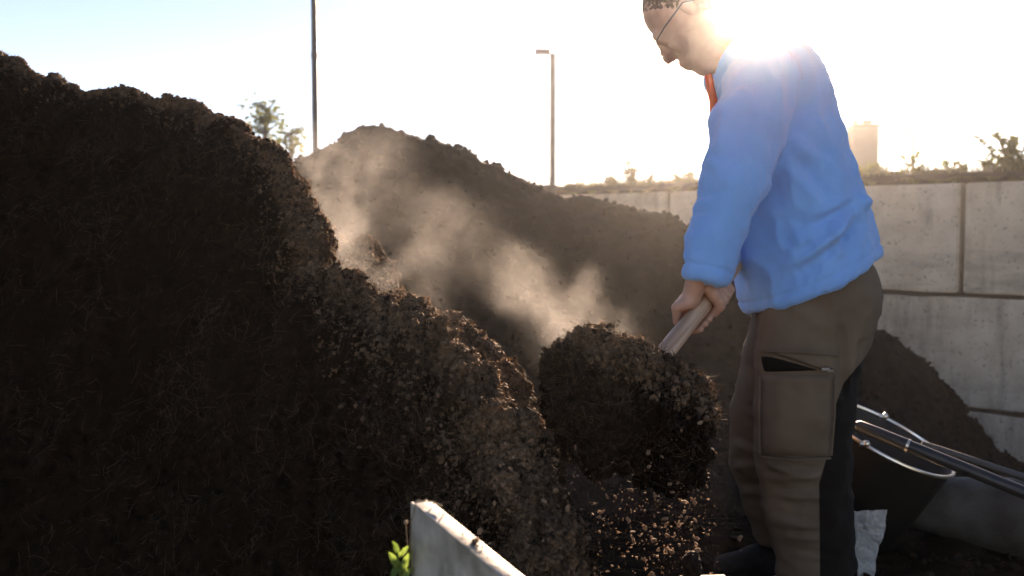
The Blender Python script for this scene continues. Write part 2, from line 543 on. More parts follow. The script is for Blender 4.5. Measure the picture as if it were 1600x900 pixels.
def ground_mat():
    m = mat('pale_bounce_yard', (.26, .22, .175), (.36, .31, .25), .95, 3, .6, 40, spec=.03)  # outer yard made pale to bounce light onto the shaded sides
    t = m.node_tree; b = t.nodes['Principled BSDF']; src = b.inputs['Base Color'].links[0].from_socket
    tc = t.nodes.new('ShaderNodeTexCoord')
    sb = t.nodes.new('ShaderNodeVectorMath'); sb.operation = 'SUBTRACT'; sb.inputs[1].default_value = (0, 4.2, 0); t.links.new(tc.outputs['Object'], sb.inputs[0])
    dv = t.nodes.new('ShaderNodeVectorMath'); dv.operation = 'DIVIDE'; dv.inputs[1].default_value = (7.0, 3.6, 10); t.links.new(sb.outputs[0], dv.inputs[0])
    ln = t.nodes.new('ShaderNodeVectorMath'); ln.operation = 'LENGTH'; t.links.new(dv.outputs[0], ln.inputs[0])
    n = t.nodes.new('ShaderNodeTexNoise'); n.inputs['Scale'].default_value = 1.8; n.inputs['Detail'].default_value = 8; t.links.new(tc.outputs['Object'], n.inputs['Vector'])
    ad = t.nodes.new('ShaderNodeMath'); ad.operation = 'MULTIPLY_ADD'; ad.inputs[1].default_value = .5; t.links.new(n.outputs['Fac'], ad.inputs[0]); t.links.new(ln.outputs['Value'], ad.inputs[2])
    mr = t.nodes.new('ShaderNodeMapRange'); mr.inputs['From Min'].default_value = 1.18; mr.inputs['From Max'].default_value = 1.30; t.links.new(ad.outputs[0], mr.inputs['Value'])
    n2 = t.nodes.new('ShaderNodeTexNoise'); n2.inputs['Scale'].default_value = 22; n2.inputs['Detail'].default_value = 8; t.links.new(tc.outputs['Object'], n2.inputs['Vector'])
    r2 = t.nodes.new('ShaderNodeValToRGB'); r2.color_ramp.elements[0].position = .35; r2.color_ramp.elements[1].position = .7
    r2.color_ramp.elements[0].color = (.006, .004, .0025, 1); r2.color_ramp.elements[1].color = (.022, .014, .009, 1); t.links.new(n2.outputs['Fac'], r2.inputs['Fac'])
    mx = t.nodes.new('ShaderNodeMix'); mx.data_type = 'RGBA'
    t.links.new(mr.outputs[0], mx.inputs[0]); t.links.new(r2.outputs[0], mx.inputs[6]); t.links.new(src, mx.inputs[7]); t.links.new(mx.outputs[2], b.inputs['Base Color'])
    return m


def panelled(m, dark):
    """work trousers: black stretch cloth sewn in where the back_panel attribute says"""
    t = m.node_tree; b = t.nodes['Principled BSDF']; src = b.inputs['Base Color'].links[0].from_socket
    a = t.nodes.new('ShaderNodeAttribute'); a.attribute_name = 'back_panel'
    mr = t.nodes.new('ShaderNodeMapRange'); mr.inputs['From Min'].default_value = .42; mr.inputs['From Max'].default_value = .58
    t.links.new(a.outputs['Fac'], mr.inputs['Value'])
    mx = t.nodes.new('ShaderNodeMix'); mx.data_type = 'RGBA'; t.links.new(mr.outputs[0], mx.inputs[0]); t.links.new(src, mx.inputs[6]); mx.inputs[7].default_value = (*dark, 1)
    t.links.new(mx.outputs[2], b.inputs['Base Color'])


panelled(M['trouser'], (.012, .008, .005))
M['ground'] = ground_mat()
M['wood'] = wood_mat()
M['film'] = film_mat()
M['concrete'] = concrete_mat()


# --------------------------------------------------- ground and setting
def ground_z(x, y):
    return -0.6 * sstep(3.2, 5.4, y)


def spaced(lim_lo, lim_hi, fine_lo, fine_hi, step):
    fine = np.arange(fine_lo, fine_hi, step)
    g = np.geomspace(.3, 1, 2)
    lo = fine_lo - np.geomspace(step * 2, fine_lo - lim_lo, 24)[::-1]
    hi = fine_hi + np.geomspace(step * 2, lim_hi - fine_hi, 24)
    return np.concatenate([lo, fine, hi])


def grid_faces(nu, nv):
    i, j = np.meshgrid(np.arange(nu - 1), np.arange(nv - 1), indexing='ij')
    a = (i * nv + j).ravel()
    return np.stack([a, a + nv, a + nv + 1, a + 1], 1)


gx, gy = spaced(-150, 150, -3, 4.5, .03), spaced(-60, 240, .3, 6.6, .03)
XX, YY = np.meshgrid(gx, gy, indexing='ij')
gp = np.stack([XX.ravel(), YY.ravel(), np.zeros(XX.size)], 1)
gp[:, 2] = ground_z(gp[:, 0], gp[:, 1]) + .03 * fbm(gp * 5, 4, 3) * ((np.abs(gp[:, 0]) < 6) & (gp[:, 1] < 8))
ground = link('ground', mesh_np('ground', gp, grid_faces(len(gx), len(gy))), M['ground'])
tag(ground, kind='structure')

# retaining wall of precast blocks, running away to the left behind the heaps
WA, WD = np.array([3.9, 6.40]), unit([-.735, .678])
WN = np.array([WD[1], -WD[0]])                     # away from the yard
if WN[1] < 0: WN = -WN
wall = empty('block_wall', (*WA, -.6))
tag(wall, 'long retaining wall of stained grey concrete blocks behind the heaps', 'wall')
BL, BH, BT = 2.48, .81, .5
block_meshes = []
for v in range(4):
    r_ = np.random.default_rng(40 + v)
    nx_, nz_ = 50, 18
    mb = MB()
    bm = bmesh.new()
    bmesh.ops.create_cube(bm, size=1)
    for q in bm.verts:
        q.co = Vector((q.co.x * (BL - .035), q.co.y * BT, q.co.z * (BH - .03)))
    bmesh.ops.bevel(bm, geom=list(bm.edges), offset=.012, segments=2, affect='EDGES')
    bmesh.ops.subdivide_edges(bm, edges=[e for e in bm.edges if e.calc_length() > .3], cuts=14, use_grid_fill=True)
    pts = np.array([q.co[:] for q in bm.verts])
    dn = fbm(pts * 6 + 31 * v, 4, 60 + v) * .006
    edge = np.minimum(BL / 2 - np.abs(pts[:, 0]), BH / 2 - np.abs(pts[:, 2]))
    chip = np.clip(noise3(pts * 9 + 5 * v, 9) - .25, 0, 1) * .05 * (edge < .05)
    for q, d, c in zip(bm.verts, dn, chip):
        q.co.y += d; q.co.z -= c * np.sign(q.co.z)
    me = bpy.data.meshes.new('wall_block'); bm.to_mesh(me); bm.free()
    me.polygons.foreach_set('use_smooth', [True] * len(me.polygons))
    try: me.set_sharp_from_angle(angle=R(35))
    except Exception: pass
    me.materials.append(M['concrete'])
    block_meshes.append(me)
ang = math.atan2(WD[1], WD[0])
bi = 0
for row in range(3):
    for kx in range(-3, 4):
        off = .974 + (kx + .5) * BL + (0 if row != 1 else 1.24 * .9)
        zc = 1.35 - BH * (row + .5)
        c = WA + WD * off + WN * (BT / 2 + random.uniform(-.008, .008))
        o = bpy.data.objects.new('block', block_meshes[bi % 4]); bi += 1
        COL.objects.link(o); o.parent = wall
        o.location = Vector((c[0] - WA[0], c[1] - WA[1], zc + .6))
        o.rotation_euler = (random.uniform(-.004, .004), 0, ang + random.uniform(-.003, .003) + (math.pi if bi % 3 == 0 else 0))

# soil bank held by the wall
us, vs = np.arange(-7, 9, .05), np.concatenate([np.arange(.03, .6, .04), np.arange(.6, 6, .15)])
UU, VV = np.meshgrid(us, vs, indexing='ij')
bp_ = np.stack([WA[0] + WD[0] * UU.ravel() + WN[0] * VV.ravel(), WA[1] + WD[1] * UU.ravel() + WN[1] * VV.ravel(), np.zeros(UU.size)], 1)
bn = fbm(bp_ * 4, 5, 5)
bp_[:, 2] = 1.36 + np.maximum(0, .055 * sstep(0, .12, VV.ravel()) + .045 * bn + .03 * sstep(.1, .5, VV.ravel())) - 1.95 * sstep(4.5, 6, VV.ravel())
bank = link('soil_terrain', mesh_np('soil_terrain', bp_, grid_faces(len(us), len(vs))), M['soil_far'])
tag(bank, kind='structure')


# --------------------------------------------------- loose material: crumbs and fibres
ICO = None
def ico():
    global ICO
    if ICO is None:
        bm = bmesh.new(); bmesh.ops.create_icosphere(bm, subdivisions=1, radius=1)
        bm.verts.ensure_lookup_table()
        ICO = (np.array([q.co[:] for q in bm.verts]), np.array([[q.index for q in f.verts] for f in bm.faces]))
        bm.free()
    return ICO


def rand_rot(n):
    q = rng.normal(size=(n, 4)); q /= np.linalg.norm(q, axis=1, keepdims=True)
    a, b, c, d = q.T
    return np.stack([np.stack([1 - 2 * (c * c + d * d), 2 * (b * c - a * d), 2 * (b * d + a * c)], 1),
                     np.stack([2 * (b * c + a * d), 1 - 2 * (b * b + d * d), 2 * (c * d - a * b)], 1),
                     np.stack([2 * (b * d - a * c), 2 * (c * d + a * b), 1 - 2 * (b * b + c * c)], 1)], 1)


def crumbs_mesh(name, pts, size):
    v0, f0 = ico(); n = len(pts)
    j = v0[None] * (1 + .8 * (rng.random((n, len(v0), 1)) - .5)) * (size[:, None, None] * (.40 + .95 * rng.random((n, 1, 3))))
    V = np.einsum('nij,nkj->nki', rand_rot(n), j) + pts[:, None]
    Fq = f0[None] + (np.arange(n) * len(v0))[:, None, None]
    return mesh_np(name, V.reshape(-1, 3), Fq.reshape(-1, 3), smooth=False)


def fibres_mesh(name, pts, dirs, length, rad):
    n = len(pts); K, Sg = 3, 4
    d = dirs / np.linalg.norm(dirs, axis=1, keepdims=True)
    ref = rng.normal(size=(n, 3)); a = np.cross(d, ref); a /= np.linalg.norm(a, axis=1, keepdims=True); b = np.cross(d, a)
    bend = rng.normal(size=(n, 1)) * .35
    V = np.zeros((n, Sg, K, 3))
    for s in range(Sg):
        t = s / (Sg - 1) - .5
        c = pts + d * (length * t)[:, None] + a * (bend * (t * t * 2) * length[:, None])
        for k in range(K):
            th = 2 * math.pi * k / K
            V[:, s, k] = c + (a * math.cos(th) + b * math.sin(th)) * (rad * (1 - .5 * abs(2 * t)))[:, None]
    f = np.array([(s * K + k, s * K + (k + 1) % K, (s + 1) * K + (k + 1) % K, (s + 1) * K + k) for s in range(Sg - 1) for k in range(K)])
    Fq = f[None] + (np.arange(n) * Sg * K)[:, None, None]
    return mesh_np(name, V.reshape(-1, 3), Fq.reshape(-1, 4), smooth=True)


def scatter(v, f, n, weight=None):
    a, b, c = v[f[:, 0]], v[f[:, 1]], v[f[:, 2]]
    ar = np.linalg.norm(np.cross(b - a, c - a), axis=1)
    cen = v[f].mean(1)
    if weight is not None: ar = ar * weight(cen)
    i = rng.choice(len(f), n, p=ar / ar.sum())
    r = rng.random((n, 2))
    if f.shape[1] == 4:
        u, w_ = r[:, :1], r[:, 1:]
        q = (v[f[i, 0]] * (1 - u) + v[f[i, 1]] * u) * (1 - w_) + (v[f[i, 3]] * (1 - u) + v[f[i, 2]] * u) * w_
    else:
        u, w_ = np.sqrt(r[:, :1]), r[:, 1:]
        q = v[f[i, 0]] * (1 - u) + v[f[i, 1]] * (u * (1 - w_)) + v[f[i, 2]] * (u * w_)
    return q, i


def frustum_mask(c, m=80):
    d = c - CAM
    yy = np.maximum(d[:, 1], .05)
    px = 800 + d[:, 0] / yy * FPX; py = 360 - d[:, 2] / yy * FPX
    return ((px > -m) & (px < 1600 + m) & (py > -m) & (py < 900 + m)) * 1.0


def dress(parent, v, f, n_crumb, n_fib, smin, smax, flen, frad, weight=None, pw=2.2, cm='crumb'):
    """loose crumbs and fibres lying on a heap"""
    nrm = normals(v, f)
    wt = (lambda c: frustum_mask(c) + .03) if weight is None else weight
    q, i = scatter(v, f, n_crumb, wt)
    sz = smin + (smax - smin) * rng.random(n_crumb) ** pw
    nn = nrm[f[i, 0]]
    o = link('crumbs', crumbs_mesh('crumbs', q + nn * (sz * .45)[:, None], sz), M[cm], parent); o['kind'] = 'stuff'
    if not n_fib: return
    q, i = scatter(v, f, n_fib, wt)
    nn = nrm[f[i, 0]]
    dr = rng.normal(size=(n_fib, 3)); dr -= nn * (dr * nn).sum(1, keepdims=True) * .75
    L = flen * (.35 + rng.random(n_fib) ** 2)
    o = link('fibres', fibres_mesh('fibres', q + nn * .003, dr, L, frad * (.6 + .8 * rng.random(n_fib))), M['fibre'], parent); o['kind'] = 'stuff'


def heap(name, crest, front, back, nu, nv, amps, seed, base, mat_, label, foot=.05, gain=None, round_=.12, under=.25):
    """a heap swept along its crest line; front/back = run-out per metre of height on the camera and far side"""
    C = np.array([P(*c) for c in crest])
    s = np.concatenate([[0], np.cumsum(np.linalg.norm(np.diff(C, axis=0), axis=1))])
    u = np.linspace(0, s[-1], nu)
    c = np.stack([np.interp(u, s, C[:, k]) for k in range(3)], 1)
    ker = np.ones(max(3, nu // 60)); ker /= ker.sum(); pad = len(ker)
    for k in range(3):
        e = np.concatenate([np.full(pad, c[0, k]), c[:, k], np.full(pad, c[-1, k])])
        c[:, k] = np.convolve(e, ker, 'same')[pad:-pad]
    t = np.gradient(c[:, :2], axis=0)
    kk = np.ones(nu // 5) / (nu // 5); pad = len(kk)
    for k in range(2):
        e = np.concatenate([np.full(pad, t[:8, k].mean()), t[:, k], np.full(pad, t[-8:, k].mean())])
        t[:, k] = np.convolve(e, kk, 'same')[pad:-pad]
    t /= np.linalg.norm(t, axis=1, keepdims=True)
    nb = np.stack([-t[:, 1], t[:, 0]], 1)
    nb[nb[:, 1] < 0] *= -1                               # to the far side
    v = np.concatenate([-np.linspace(1, 0, int(nv * .72)) ** 1.15, np.linspace(0, 1, nv - int(nv * .72) + 1)[1:]])
    H = np.maximum(c[:, 2] - base(c[:, 0], c[:, 1]), 0.02) + under
    a = np.abs(v)
    run = np.where(v < 0, front, back)
    ro = (round_(c[:, 0]) if callable(round_) else np.full(nu, round_))[:, None]
    prof = np.where(a[None] < ro, a[None] ** 2 / (2 * ro), a[None] - ro / 2) / (1 - ro / 2)
    prof = prof ** np.where(v < 0, .9, 1.0)[None]
    hor = np.sign(v) * a * run
    pos = np.zeros((nu, len(v), 3))
    pos[..., 0] = c[:, 0, None] + nb[:, 0, None] * hor[None] * H[:, None]
    pos[..., 1] = c[:, 1, None] + nb[:, 1, None] * hor[None] * H[:, None]
    pos[..., 2] = c[:, 2, None] - prof * H[:, None]
    V = pos.reshape(-1, 3); F = grid_faces(nu, len(v))
    n = normals(V, F)
    if n[:, 2].mean() < 0: F = F[:, ::-1]; n = -n
    for sc_, am, kind in amps:
        q = V / sc_ + seed
        if kind == 'r':
            d = (1 - 2 * np.abs(noise3(q, seed))) * .6 + .4 * noise3(q * 2.1, seed + 3)
        elif kind == 'v':                                 # ribs and gullies running down the face
            q = (V + .04 * noise3(V / .11, seed + 9)[:, None]) * np.array([1, .35, .42]) / sc_ + seed
            d = (1 - 2.2 * np.abs(noise3(q, seed + 4))) * .8 + .3 * noise3(q * 2.3, seed + 6)
        elif kind == 's':                                 # crumbly layers
            d = noise3(q * np.array([.55, .55, 1.7]), seed + 1)
        else:
            d = noise3(q, seed + 2)
        d = d - d.mean()
        if gain is not None: d = d * (gain(V) if sc_ < .14 else np.clip(2 - gain(V), .45, 1))
        V = V + n * (d * am)[:, None]
        if sc_ > .05: n = normals(V, F)
    o = link(name, mesh_np(name, V, F), mat_)
    return o, V, F


def crest_dist(c, C):
    d = np.full(len(c), 9.0)
    for a, b in zip(C[:-1], C[1:]):
        ab = b - a; t_ = np.clip(((c - a) @ ab) / (ab @ ab), 0, 1)
        d = np.minimum(d, np.linalg.norm(c - a - t_[:, None] * ab, axis=1))
    return d
def sunlit_crust(m, pale1, pale2):  # blends in a pale dry crust that also carries the sunlit rim
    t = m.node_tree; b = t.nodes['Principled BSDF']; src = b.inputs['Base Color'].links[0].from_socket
    a = t.nodes.new('ShaderNodeAttribute'); a.attribute_name = 'dry_sunlit'
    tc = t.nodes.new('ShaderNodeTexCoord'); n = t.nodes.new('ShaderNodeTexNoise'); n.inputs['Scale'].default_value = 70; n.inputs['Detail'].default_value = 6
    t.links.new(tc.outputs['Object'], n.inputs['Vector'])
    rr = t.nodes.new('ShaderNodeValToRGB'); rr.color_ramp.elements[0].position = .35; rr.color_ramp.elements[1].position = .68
    rr.color_ramp.elements[0].color = (*pale1, 1); rr.color_ramp.elements[1].color = (*pale2, 1); t.links.new(n.outputs['Fac'], rr.inputs['Fac'])
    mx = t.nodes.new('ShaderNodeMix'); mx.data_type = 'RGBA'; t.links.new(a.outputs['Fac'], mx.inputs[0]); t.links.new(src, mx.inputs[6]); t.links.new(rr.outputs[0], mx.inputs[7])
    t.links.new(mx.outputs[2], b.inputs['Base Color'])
def dry_sunlit_top(o, V, C, width):  # pales the crest: dry crust plus rim light put into the colour
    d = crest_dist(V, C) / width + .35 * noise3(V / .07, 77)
    at = o.data.attributes.new('dry_sunlit', 'FLOAT', 'POINT')
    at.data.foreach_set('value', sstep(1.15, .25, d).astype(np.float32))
sunlit_crust(M['soil'], (.05, .030, .018), (.30, .185, .115))
zero = lambda x, y: np.zeros_like(x)
# ---- near heap, steep cut face towards the camera
near_crest = [(-520, 55, 3.05), (-250, 80, 3.00), (-60, 98, 2.95), (0, 98, 2.92), (60, 109, 2.90), (125, 128, 2.88), (207, 136, 2.84), (267, 151, 2.80), (346, 199, 2.72), (406, 235, 2.64), (448, 278, 2.58), (474, 327, 2.53), (484, 374, 2.48), (494, 420, 2.44), (548, 446, 2.38), (611, 474, 2.28), (680, 530, 2.14), (744, 547, 2.02), (774, 606, 1.94), (798, 686, 1.86), (826, 744, 1.79), (852, 812, 1.73), (874, 884, 1.68), (892, 954, 1.65), (940, 1040, 1.62), (1010, 1150, 1.60)]
amps_near = [(.42, .05, 'n'), (.17, .040, 'r'), (.13, .034, 'v'), (.075, .026, 'r'), (.055, .018, 'v'), (.032, .013, 'r'), (.016, .007, 'r'), (.008, .003, 'n')]
crest_w = np.array([P(*c) for c in near_crest])
def lively(V):
    """more broken surface towards the collapsing right-hand end"""
    right = sstep(-.75, -.25, V[:, 0])
    return .62 + .95 * right + .5 * right * np.exp(-(crest_dist(V, crest_w) / .12) ** 2)
h1, V1, F1 = heap('compost_heap', near_crest, .62, .34, 760, 440, amps_near, 11, zero, M['soil'], '', gain=lively, round_=lambda x: .10 + .22 * sstep(-.75, -.30, x))
tag(h1, 'tall dark steaming compost heap with a steep cut face filling the left side', 'compost heap')
dry_sunlit_top(h1, V1, crest_w, .045 + .05 * sstep(-.75, -.3, V1[:, 0]))
def clumps(c, sc=.11):
    return np.clip(noise3(c / sc, 51) + .25, 0.02, 1) ** 1.6
def near_top(c):
    return (frustum_mask(c) + .02) * np.exp(-(crest_dist(c, crest_w) / (.05 + .07 * sstep(-.75, -.3, c[:, 0]))) ** 2) * (.25 + clumps(c))
def near_face(c):
    return (frustum_mask(c) + .02) * (.08 + clumps(c, .16)) * (.5 + np.exp(-(crest_dist(c, crest_w) / .35) ** 2))
dress(h1, V1, F1, 46000, 2600, .0009, .0062, .045, .0006, near_top, 3.2)
dress(h1, V1, F1, 26000, 13000, .0009, .006, .055, .0006, near_face, 4.0, 'moist')

# ---- low ridge behind the near heap
ridge_crest = [(430, 330, 3.25), (490, 345, 3.2), (524, 362, 3.15), (560, 372, 3.1), (586, 402, 3.05), (610, 436, 3.0), (652, 472, 2.9), (704, 502, 2.8),
               (750, 530, 2.7), (782, 570, 2.62), (808, 645, 2.55), (832, 735, 2.5), (854, 835, 2.45), (876, 945, 2.4), (896, 1040, 2.4)]
h2, V2, F2 = heap('compost_ridge', ridge_crest, .7, .5, 380, 170, amps_near[1:], 23, zero, M['soil'], '', gain=lambda V: 1.3 + 0 * V[:, 0], round_=.30)
tag(h2, 'low sunlit compost ridge just behind the tall near heap, steam curling around it', 'compost heap')
ridge_w = np.array([P(*c) for c in ridge_crest])
dry_sunlit_top(h2, V2, ridge_w, .09)
dress(h2, V2, F2, 20000, 1400, .0010, .006, .045, .0008, lambda c: (frustum_mask(c) + .02) * (np.exp(-(crest_dist(c, ridge_w) / .09) ** 2) + .06) * (.2 + clumps(c)), 4.0)

# ---- far heap against the wall
far_crest = [(300, 330, 5.3), (380, 290, 5.4), (440, 262, 5.5), (490, 236, 5.55), (530, 222, 5.6), (568, 202, 5.6), (620, 212, 5.6), (690, 226, 5.65), (760, 254, 5.7),
             (830, 284, 5.75), (900, 306, 5.8), (980, 330, 5.85), (1080, 356, 5.9), (1200, 412, 6.0), (1370, 506, 6.0), (1430, 552, 5.95),
             (1490, 606, 5.9), (1540, 668, 5.9), (1620, 760, 5.8)]
amps_far = [(.6, .07, 'n'), (.25, .045, 'r'), (.10, .022, 's'), (.045, .012, 'n'), (.02, .006, 'r')]
h3, V3, F3 = heap('compost_heap', far_crest, 1.12, 1.2, 560, 300, amps_far, 37, lambda x, y: np.full_like(x, -.6), M['soil_far'], '')
tag(h3, 'broad brown compost heap in the background, piled up against the block wall', 'compost heap')
dress(h3, V3, F3, 16000, 1800, .004, .024, .09, .0016, None, 4.0, 'far_crumb')
gv, gf = gp, grid_faces(len(gx), len(gy))
dress(ground, gv, gf, 12000, 1500, .002, .016, .07, .0008, lambda c: ((c[:, 0] > -.8) & (c[:, 0] < 2.6) & (c[:, 1] > 1.4) & (c[:, 1] < 6)) * 1.0, 4.0, 'moist')

# --------------------------------------------------- shovel and its load
SH_T, SH_B = P(1160, 400, 2.64), P(1036, 555, 2.31)
sh_ax = unit(SH_B - SH_T)
SH_E = SH_B + sh_ax * .14
shovel = empty('shovel', SH_E)
tag(shovel, 'shovel with a worn thick wooden shaft, held low in both hands and loaded with compost', 'shovel')
nseg = 26
pts = [SH_T - sh_ax * .10 + (SH_E - SH_T + sh_ax * .10) * k / nseg for k in range(nseg + 1)]
rad = [.0195 + .0018 * math.sin(k * 1.1) * .3 + .003 * (k / nseg) for k in range(nseg + 1)]
rad[0] = .012; rad[1] = .0185
sh_o = MB().tube([np.zeros(3) + np.array([0, 0, -np.linalg.norm(p - SH_E)]) for p in pts], rad, 20).build('shaft', M['wood'], shovel)
# shaft lies along local z so that the grain follows it
fr = frame(sh_ax)
sh_o.matrix_parent_inverse = Matrix.Identity(4)
sh_o.matrix_local = Matrix([[*fr[0], 0], [*fr[1], 0], [*fr[2], 0], [0, 0, 0, 1]])
# blade: dished plate on a socket
bl = MB()
nb_u, nb_v = 14, 16
bd = unit(np.array([-.70, -.60, -.15])); bs = unit(np.cross([0, 0, 1.0], bd)); bu = np.cross(bd, bs)
vv_ = []
for side in (0, 1):
    for i in range(nb_v + 1):
        t = i / nb_v
        wd = .09 * (1 - .55 * max(0, (t - .55) / .45) ** 2)
        for j in range(nb_u + 1):
            s_ = j / nb_u * 2 - 1
            vv_.append(SH_E - sh_ax * .02 + bd * (t * .19) + bs * (s_ * wd) + bu * (.045 * s_ * s_ - .03 + .02 * t * t - side * .003))
ff_ = []
K1 = (nb_u + 1); NB = K1 * (nb_v + 1)
for i in range(nb_v):
    for j in range(nb_u):
        a = i * K1 + j
        ff_ += [(a, a + 1, a + K1 + 1, a + K1), (NB + a, NB + a + K1, NB + a + K1 + 1, NB + a + 1)]
for i in range(nb_v):
    for a in (i * K1, i * K1 + nb_u): ff_.append((a, a + K1, NB + a + K1, NB + a))
for j in range(nb_u):
    for a in (j, nb_v * K1 + j): ff_.append((a, a + 1, NB + a + 1, NB + a))
bl.add(vv_, ff_).build('blade', M['metal'], shovel)
MB().tube([SH_E - sh_ax * .10, SH_E + sh_ax * .01], [.0265, .027], 18).build('socket', M['metal'], shovel)

lc = P(978, 640, 2.15)
fl_ = Field(lc - .30, lc + .27, .005)
fl_.ell(P(980, 635, 2.15), [.150, .13, .066], k=.03)
fl_.ell(P(915, 582, 2.13), [.070, .10, .052], k=.05)
fl_.ell(P(915, 552, 2.15), [.040, .06, .034], k=.05)
fl_.ell(P(952, 562, 2.15), [.065, .08, .042], k=.05)
fl_.ell(P(1052, 636, 2.18), [.072, .09, .062], k=.05)
fl_.ell(P(905, 625, 2.14), [.060, .08, .045], k=.05)
fl_.ell(P(1008, 590, 2.16), [.060, .08, .045], k=.05)
fl_.ell(P(945, 690, 2.14), [.080, .08, .060], k=.07)
fl_.ell(P(1040, 705, 2.17), [.070, .07, .070], k=.07)
v_, f_ = fl_.net()
n_ = normals(v_, f_)
for sc_, am in ((.15, .034), (.085, .034), (.045, .022), (.024, .012), (.012, .006)):
    v_ = v_ + n_ * (am * (noise3(v_ / sc_ + 3, 71) if sc_ > .1 else .45 - 2.4 * np.abs(noise3(v_ / sc_ + 3, 72))))[:, None]
    n_ = normals(v_, f_)
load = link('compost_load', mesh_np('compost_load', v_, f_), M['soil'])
at = load.data.attributes.new('dry_sunlit', 'FLOAT', 'POINT')
at.data.foreach_set('value', (sstep(lc[2] + .085, lc[2] + .15, v_[:, 2] + .35 * (v_[:, 0] - lc[0]) + .05 * noise3(v_ / .05, 7))).astype(np.float32))  # paler towards the upper right: sunlight on the lump put into the colour
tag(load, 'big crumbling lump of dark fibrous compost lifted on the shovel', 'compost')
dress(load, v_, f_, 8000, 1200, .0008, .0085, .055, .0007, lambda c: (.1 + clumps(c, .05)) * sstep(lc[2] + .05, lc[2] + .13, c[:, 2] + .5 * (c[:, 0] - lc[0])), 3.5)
dress(load, v_, f_, 8000, 2600, .0008, .007, .055, .0006, lambda c: .1 + clumps(c, .06), 4.0, 'moist')

# crumbs falling from the load and rolling down the heap
def stream(n, boxes):
    out = []
    for k in range(n):
        (x0, y0), (x1, y1), wd, d, ds = boxes[rng.choice(len(boxes), p=np.array([b[5] for b in boxes]) / sum(b[5] for b in boxes))][:5]
        t = rng.random() ** 1.15
        x = x0 + (x1 - x0) * t + rng.normal() * wd * (.5 + t)
        y = y0 + (y1 - y0) * t + rng.normal() * 14
        out.append(P(x, y, d + rng.normal() * ds))
    return np.array(out)
boxes = [((1090, 610), (1050, 900), 20, 2.18, .05, 3.5), ((1070, 640), (1000, 880), 36, 2.15, .06, 3.5), ((1040, 690), (1060, 910), 34, 2.12, .06, 2.5),
         ((760, 690), (830, 880), 42, 1.70, .05, 1.3), ((880, 700), (960, 900), 42, 2.0, .07, 1.0), ((980, 720), (960, 900), 60, 2.12, .07, 1.0)]
fp = stream(1500, boxes)
fs = .0005 + .0055 * rng.random(1500) ** 5.0
order = np.argsort(-fs)
v0, f0 = ico()
clod_me = []
for k in range(8):
    cv = v0 * (1 + .8 * (rng.random((len(v0), 1)) - .5)) * (.45 + .9 * rng.random((1, 3)))
    me = mesh_np('falling_clod', cv, f0, False); me.materials.append(M['flying']); clod_me.append(me)
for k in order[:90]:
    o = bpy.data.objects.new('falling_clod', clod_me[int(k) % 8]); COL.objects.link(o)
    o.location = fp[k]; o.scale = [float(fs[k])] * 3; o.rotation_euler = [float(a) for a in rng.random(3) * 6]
    tag(o, 'small sunlit clod of compost falling through the air below the shovel', 'clod', 'clods falling from the shovel')
rest = order[90:]
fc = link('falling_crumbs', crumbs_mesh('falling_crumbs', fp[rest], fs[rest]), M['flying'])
tag(fc, 'spray of tiny sunlit crumbs raining down from the loaded shovel', 'crumbs', kind='stuff')

# --------------------------------------------------- the person
PY = 2.65
person_at = P(1260, 930, PY); person_at[2] = 0
person = None

# head frame: face turned down towards the shovel
yaw = R(20)
HS = 1.09
def rz(v, a):
    return np.array([v[0] * math.cos(a) - v[1] * math.sin(a), v[0] * math.sin(a) + v[1] * math.cos(a), v[2]])
HF = rz(np.array([-.65, 0, -.76]), -yaw); HU = rz(np.array([-.76, 0, .65]), -yaw); HF = unit(HF); HU = unit(HU); HL = np.cross(HU, HF)
HC = P(1080, 27, PY - .02)
def hp(f, u, l=0): return HC + (HF * f + HU * u + HL * l) * HS
HM = np.stack([HF, HU, HL], 1)

lo = np.array([P(1010, 0, 2.6)[0] - .16, 2.2, -.02]); hi = np.array([P(1370, 0, 2.7)[0] + .06, 3.12, 1.82])
B = Field(lo, hi, .0042)
# trunk, legs (under the clothes)
B.swept([(P(1280, 450, PY), .11, .15), (P(1245, 330, PY), .105, .14), (P(1215, 210, PY), .115, .16), (P(1195, 130, PY), .09, .16)], k=.03)
LEGN = [P(1275, 470, 2.55), P(1252, 700, 2.55), P(1275, 900, 2.55)]
LEGF = [P(1262, 470, 2.80), P(1210, 700, 2.82), P(1240, 880, 2.82)]
B.chain(LEGN, [.08, .055, .04], .04); B.chain(LEGF, [.08, .055, .04], .04)
for lg in (LEGN, LEGF):
    B.chain([lg[2], np.array([lg[2][0] - .14, lg[2][1], .05])], [.04, .032], .03)
# arms
ARN = [P(1186, 128, 2.46), P(1142, 296, 2.42), P(1101, 424, 2.40)]
ARF = [P(1180, 128, 2.84), P(1148, 290, 2.80), P(1111, 424, 2.54)]
B.cone(P(1195, 125, PY), ARN[0], .07, .06, .03); B.cone(P(1195, 125, PY), ARF[0], .07, .06, .03)
for ar in (ARN, ARF): B.chain(ar, [.052, .04, .029], .02)
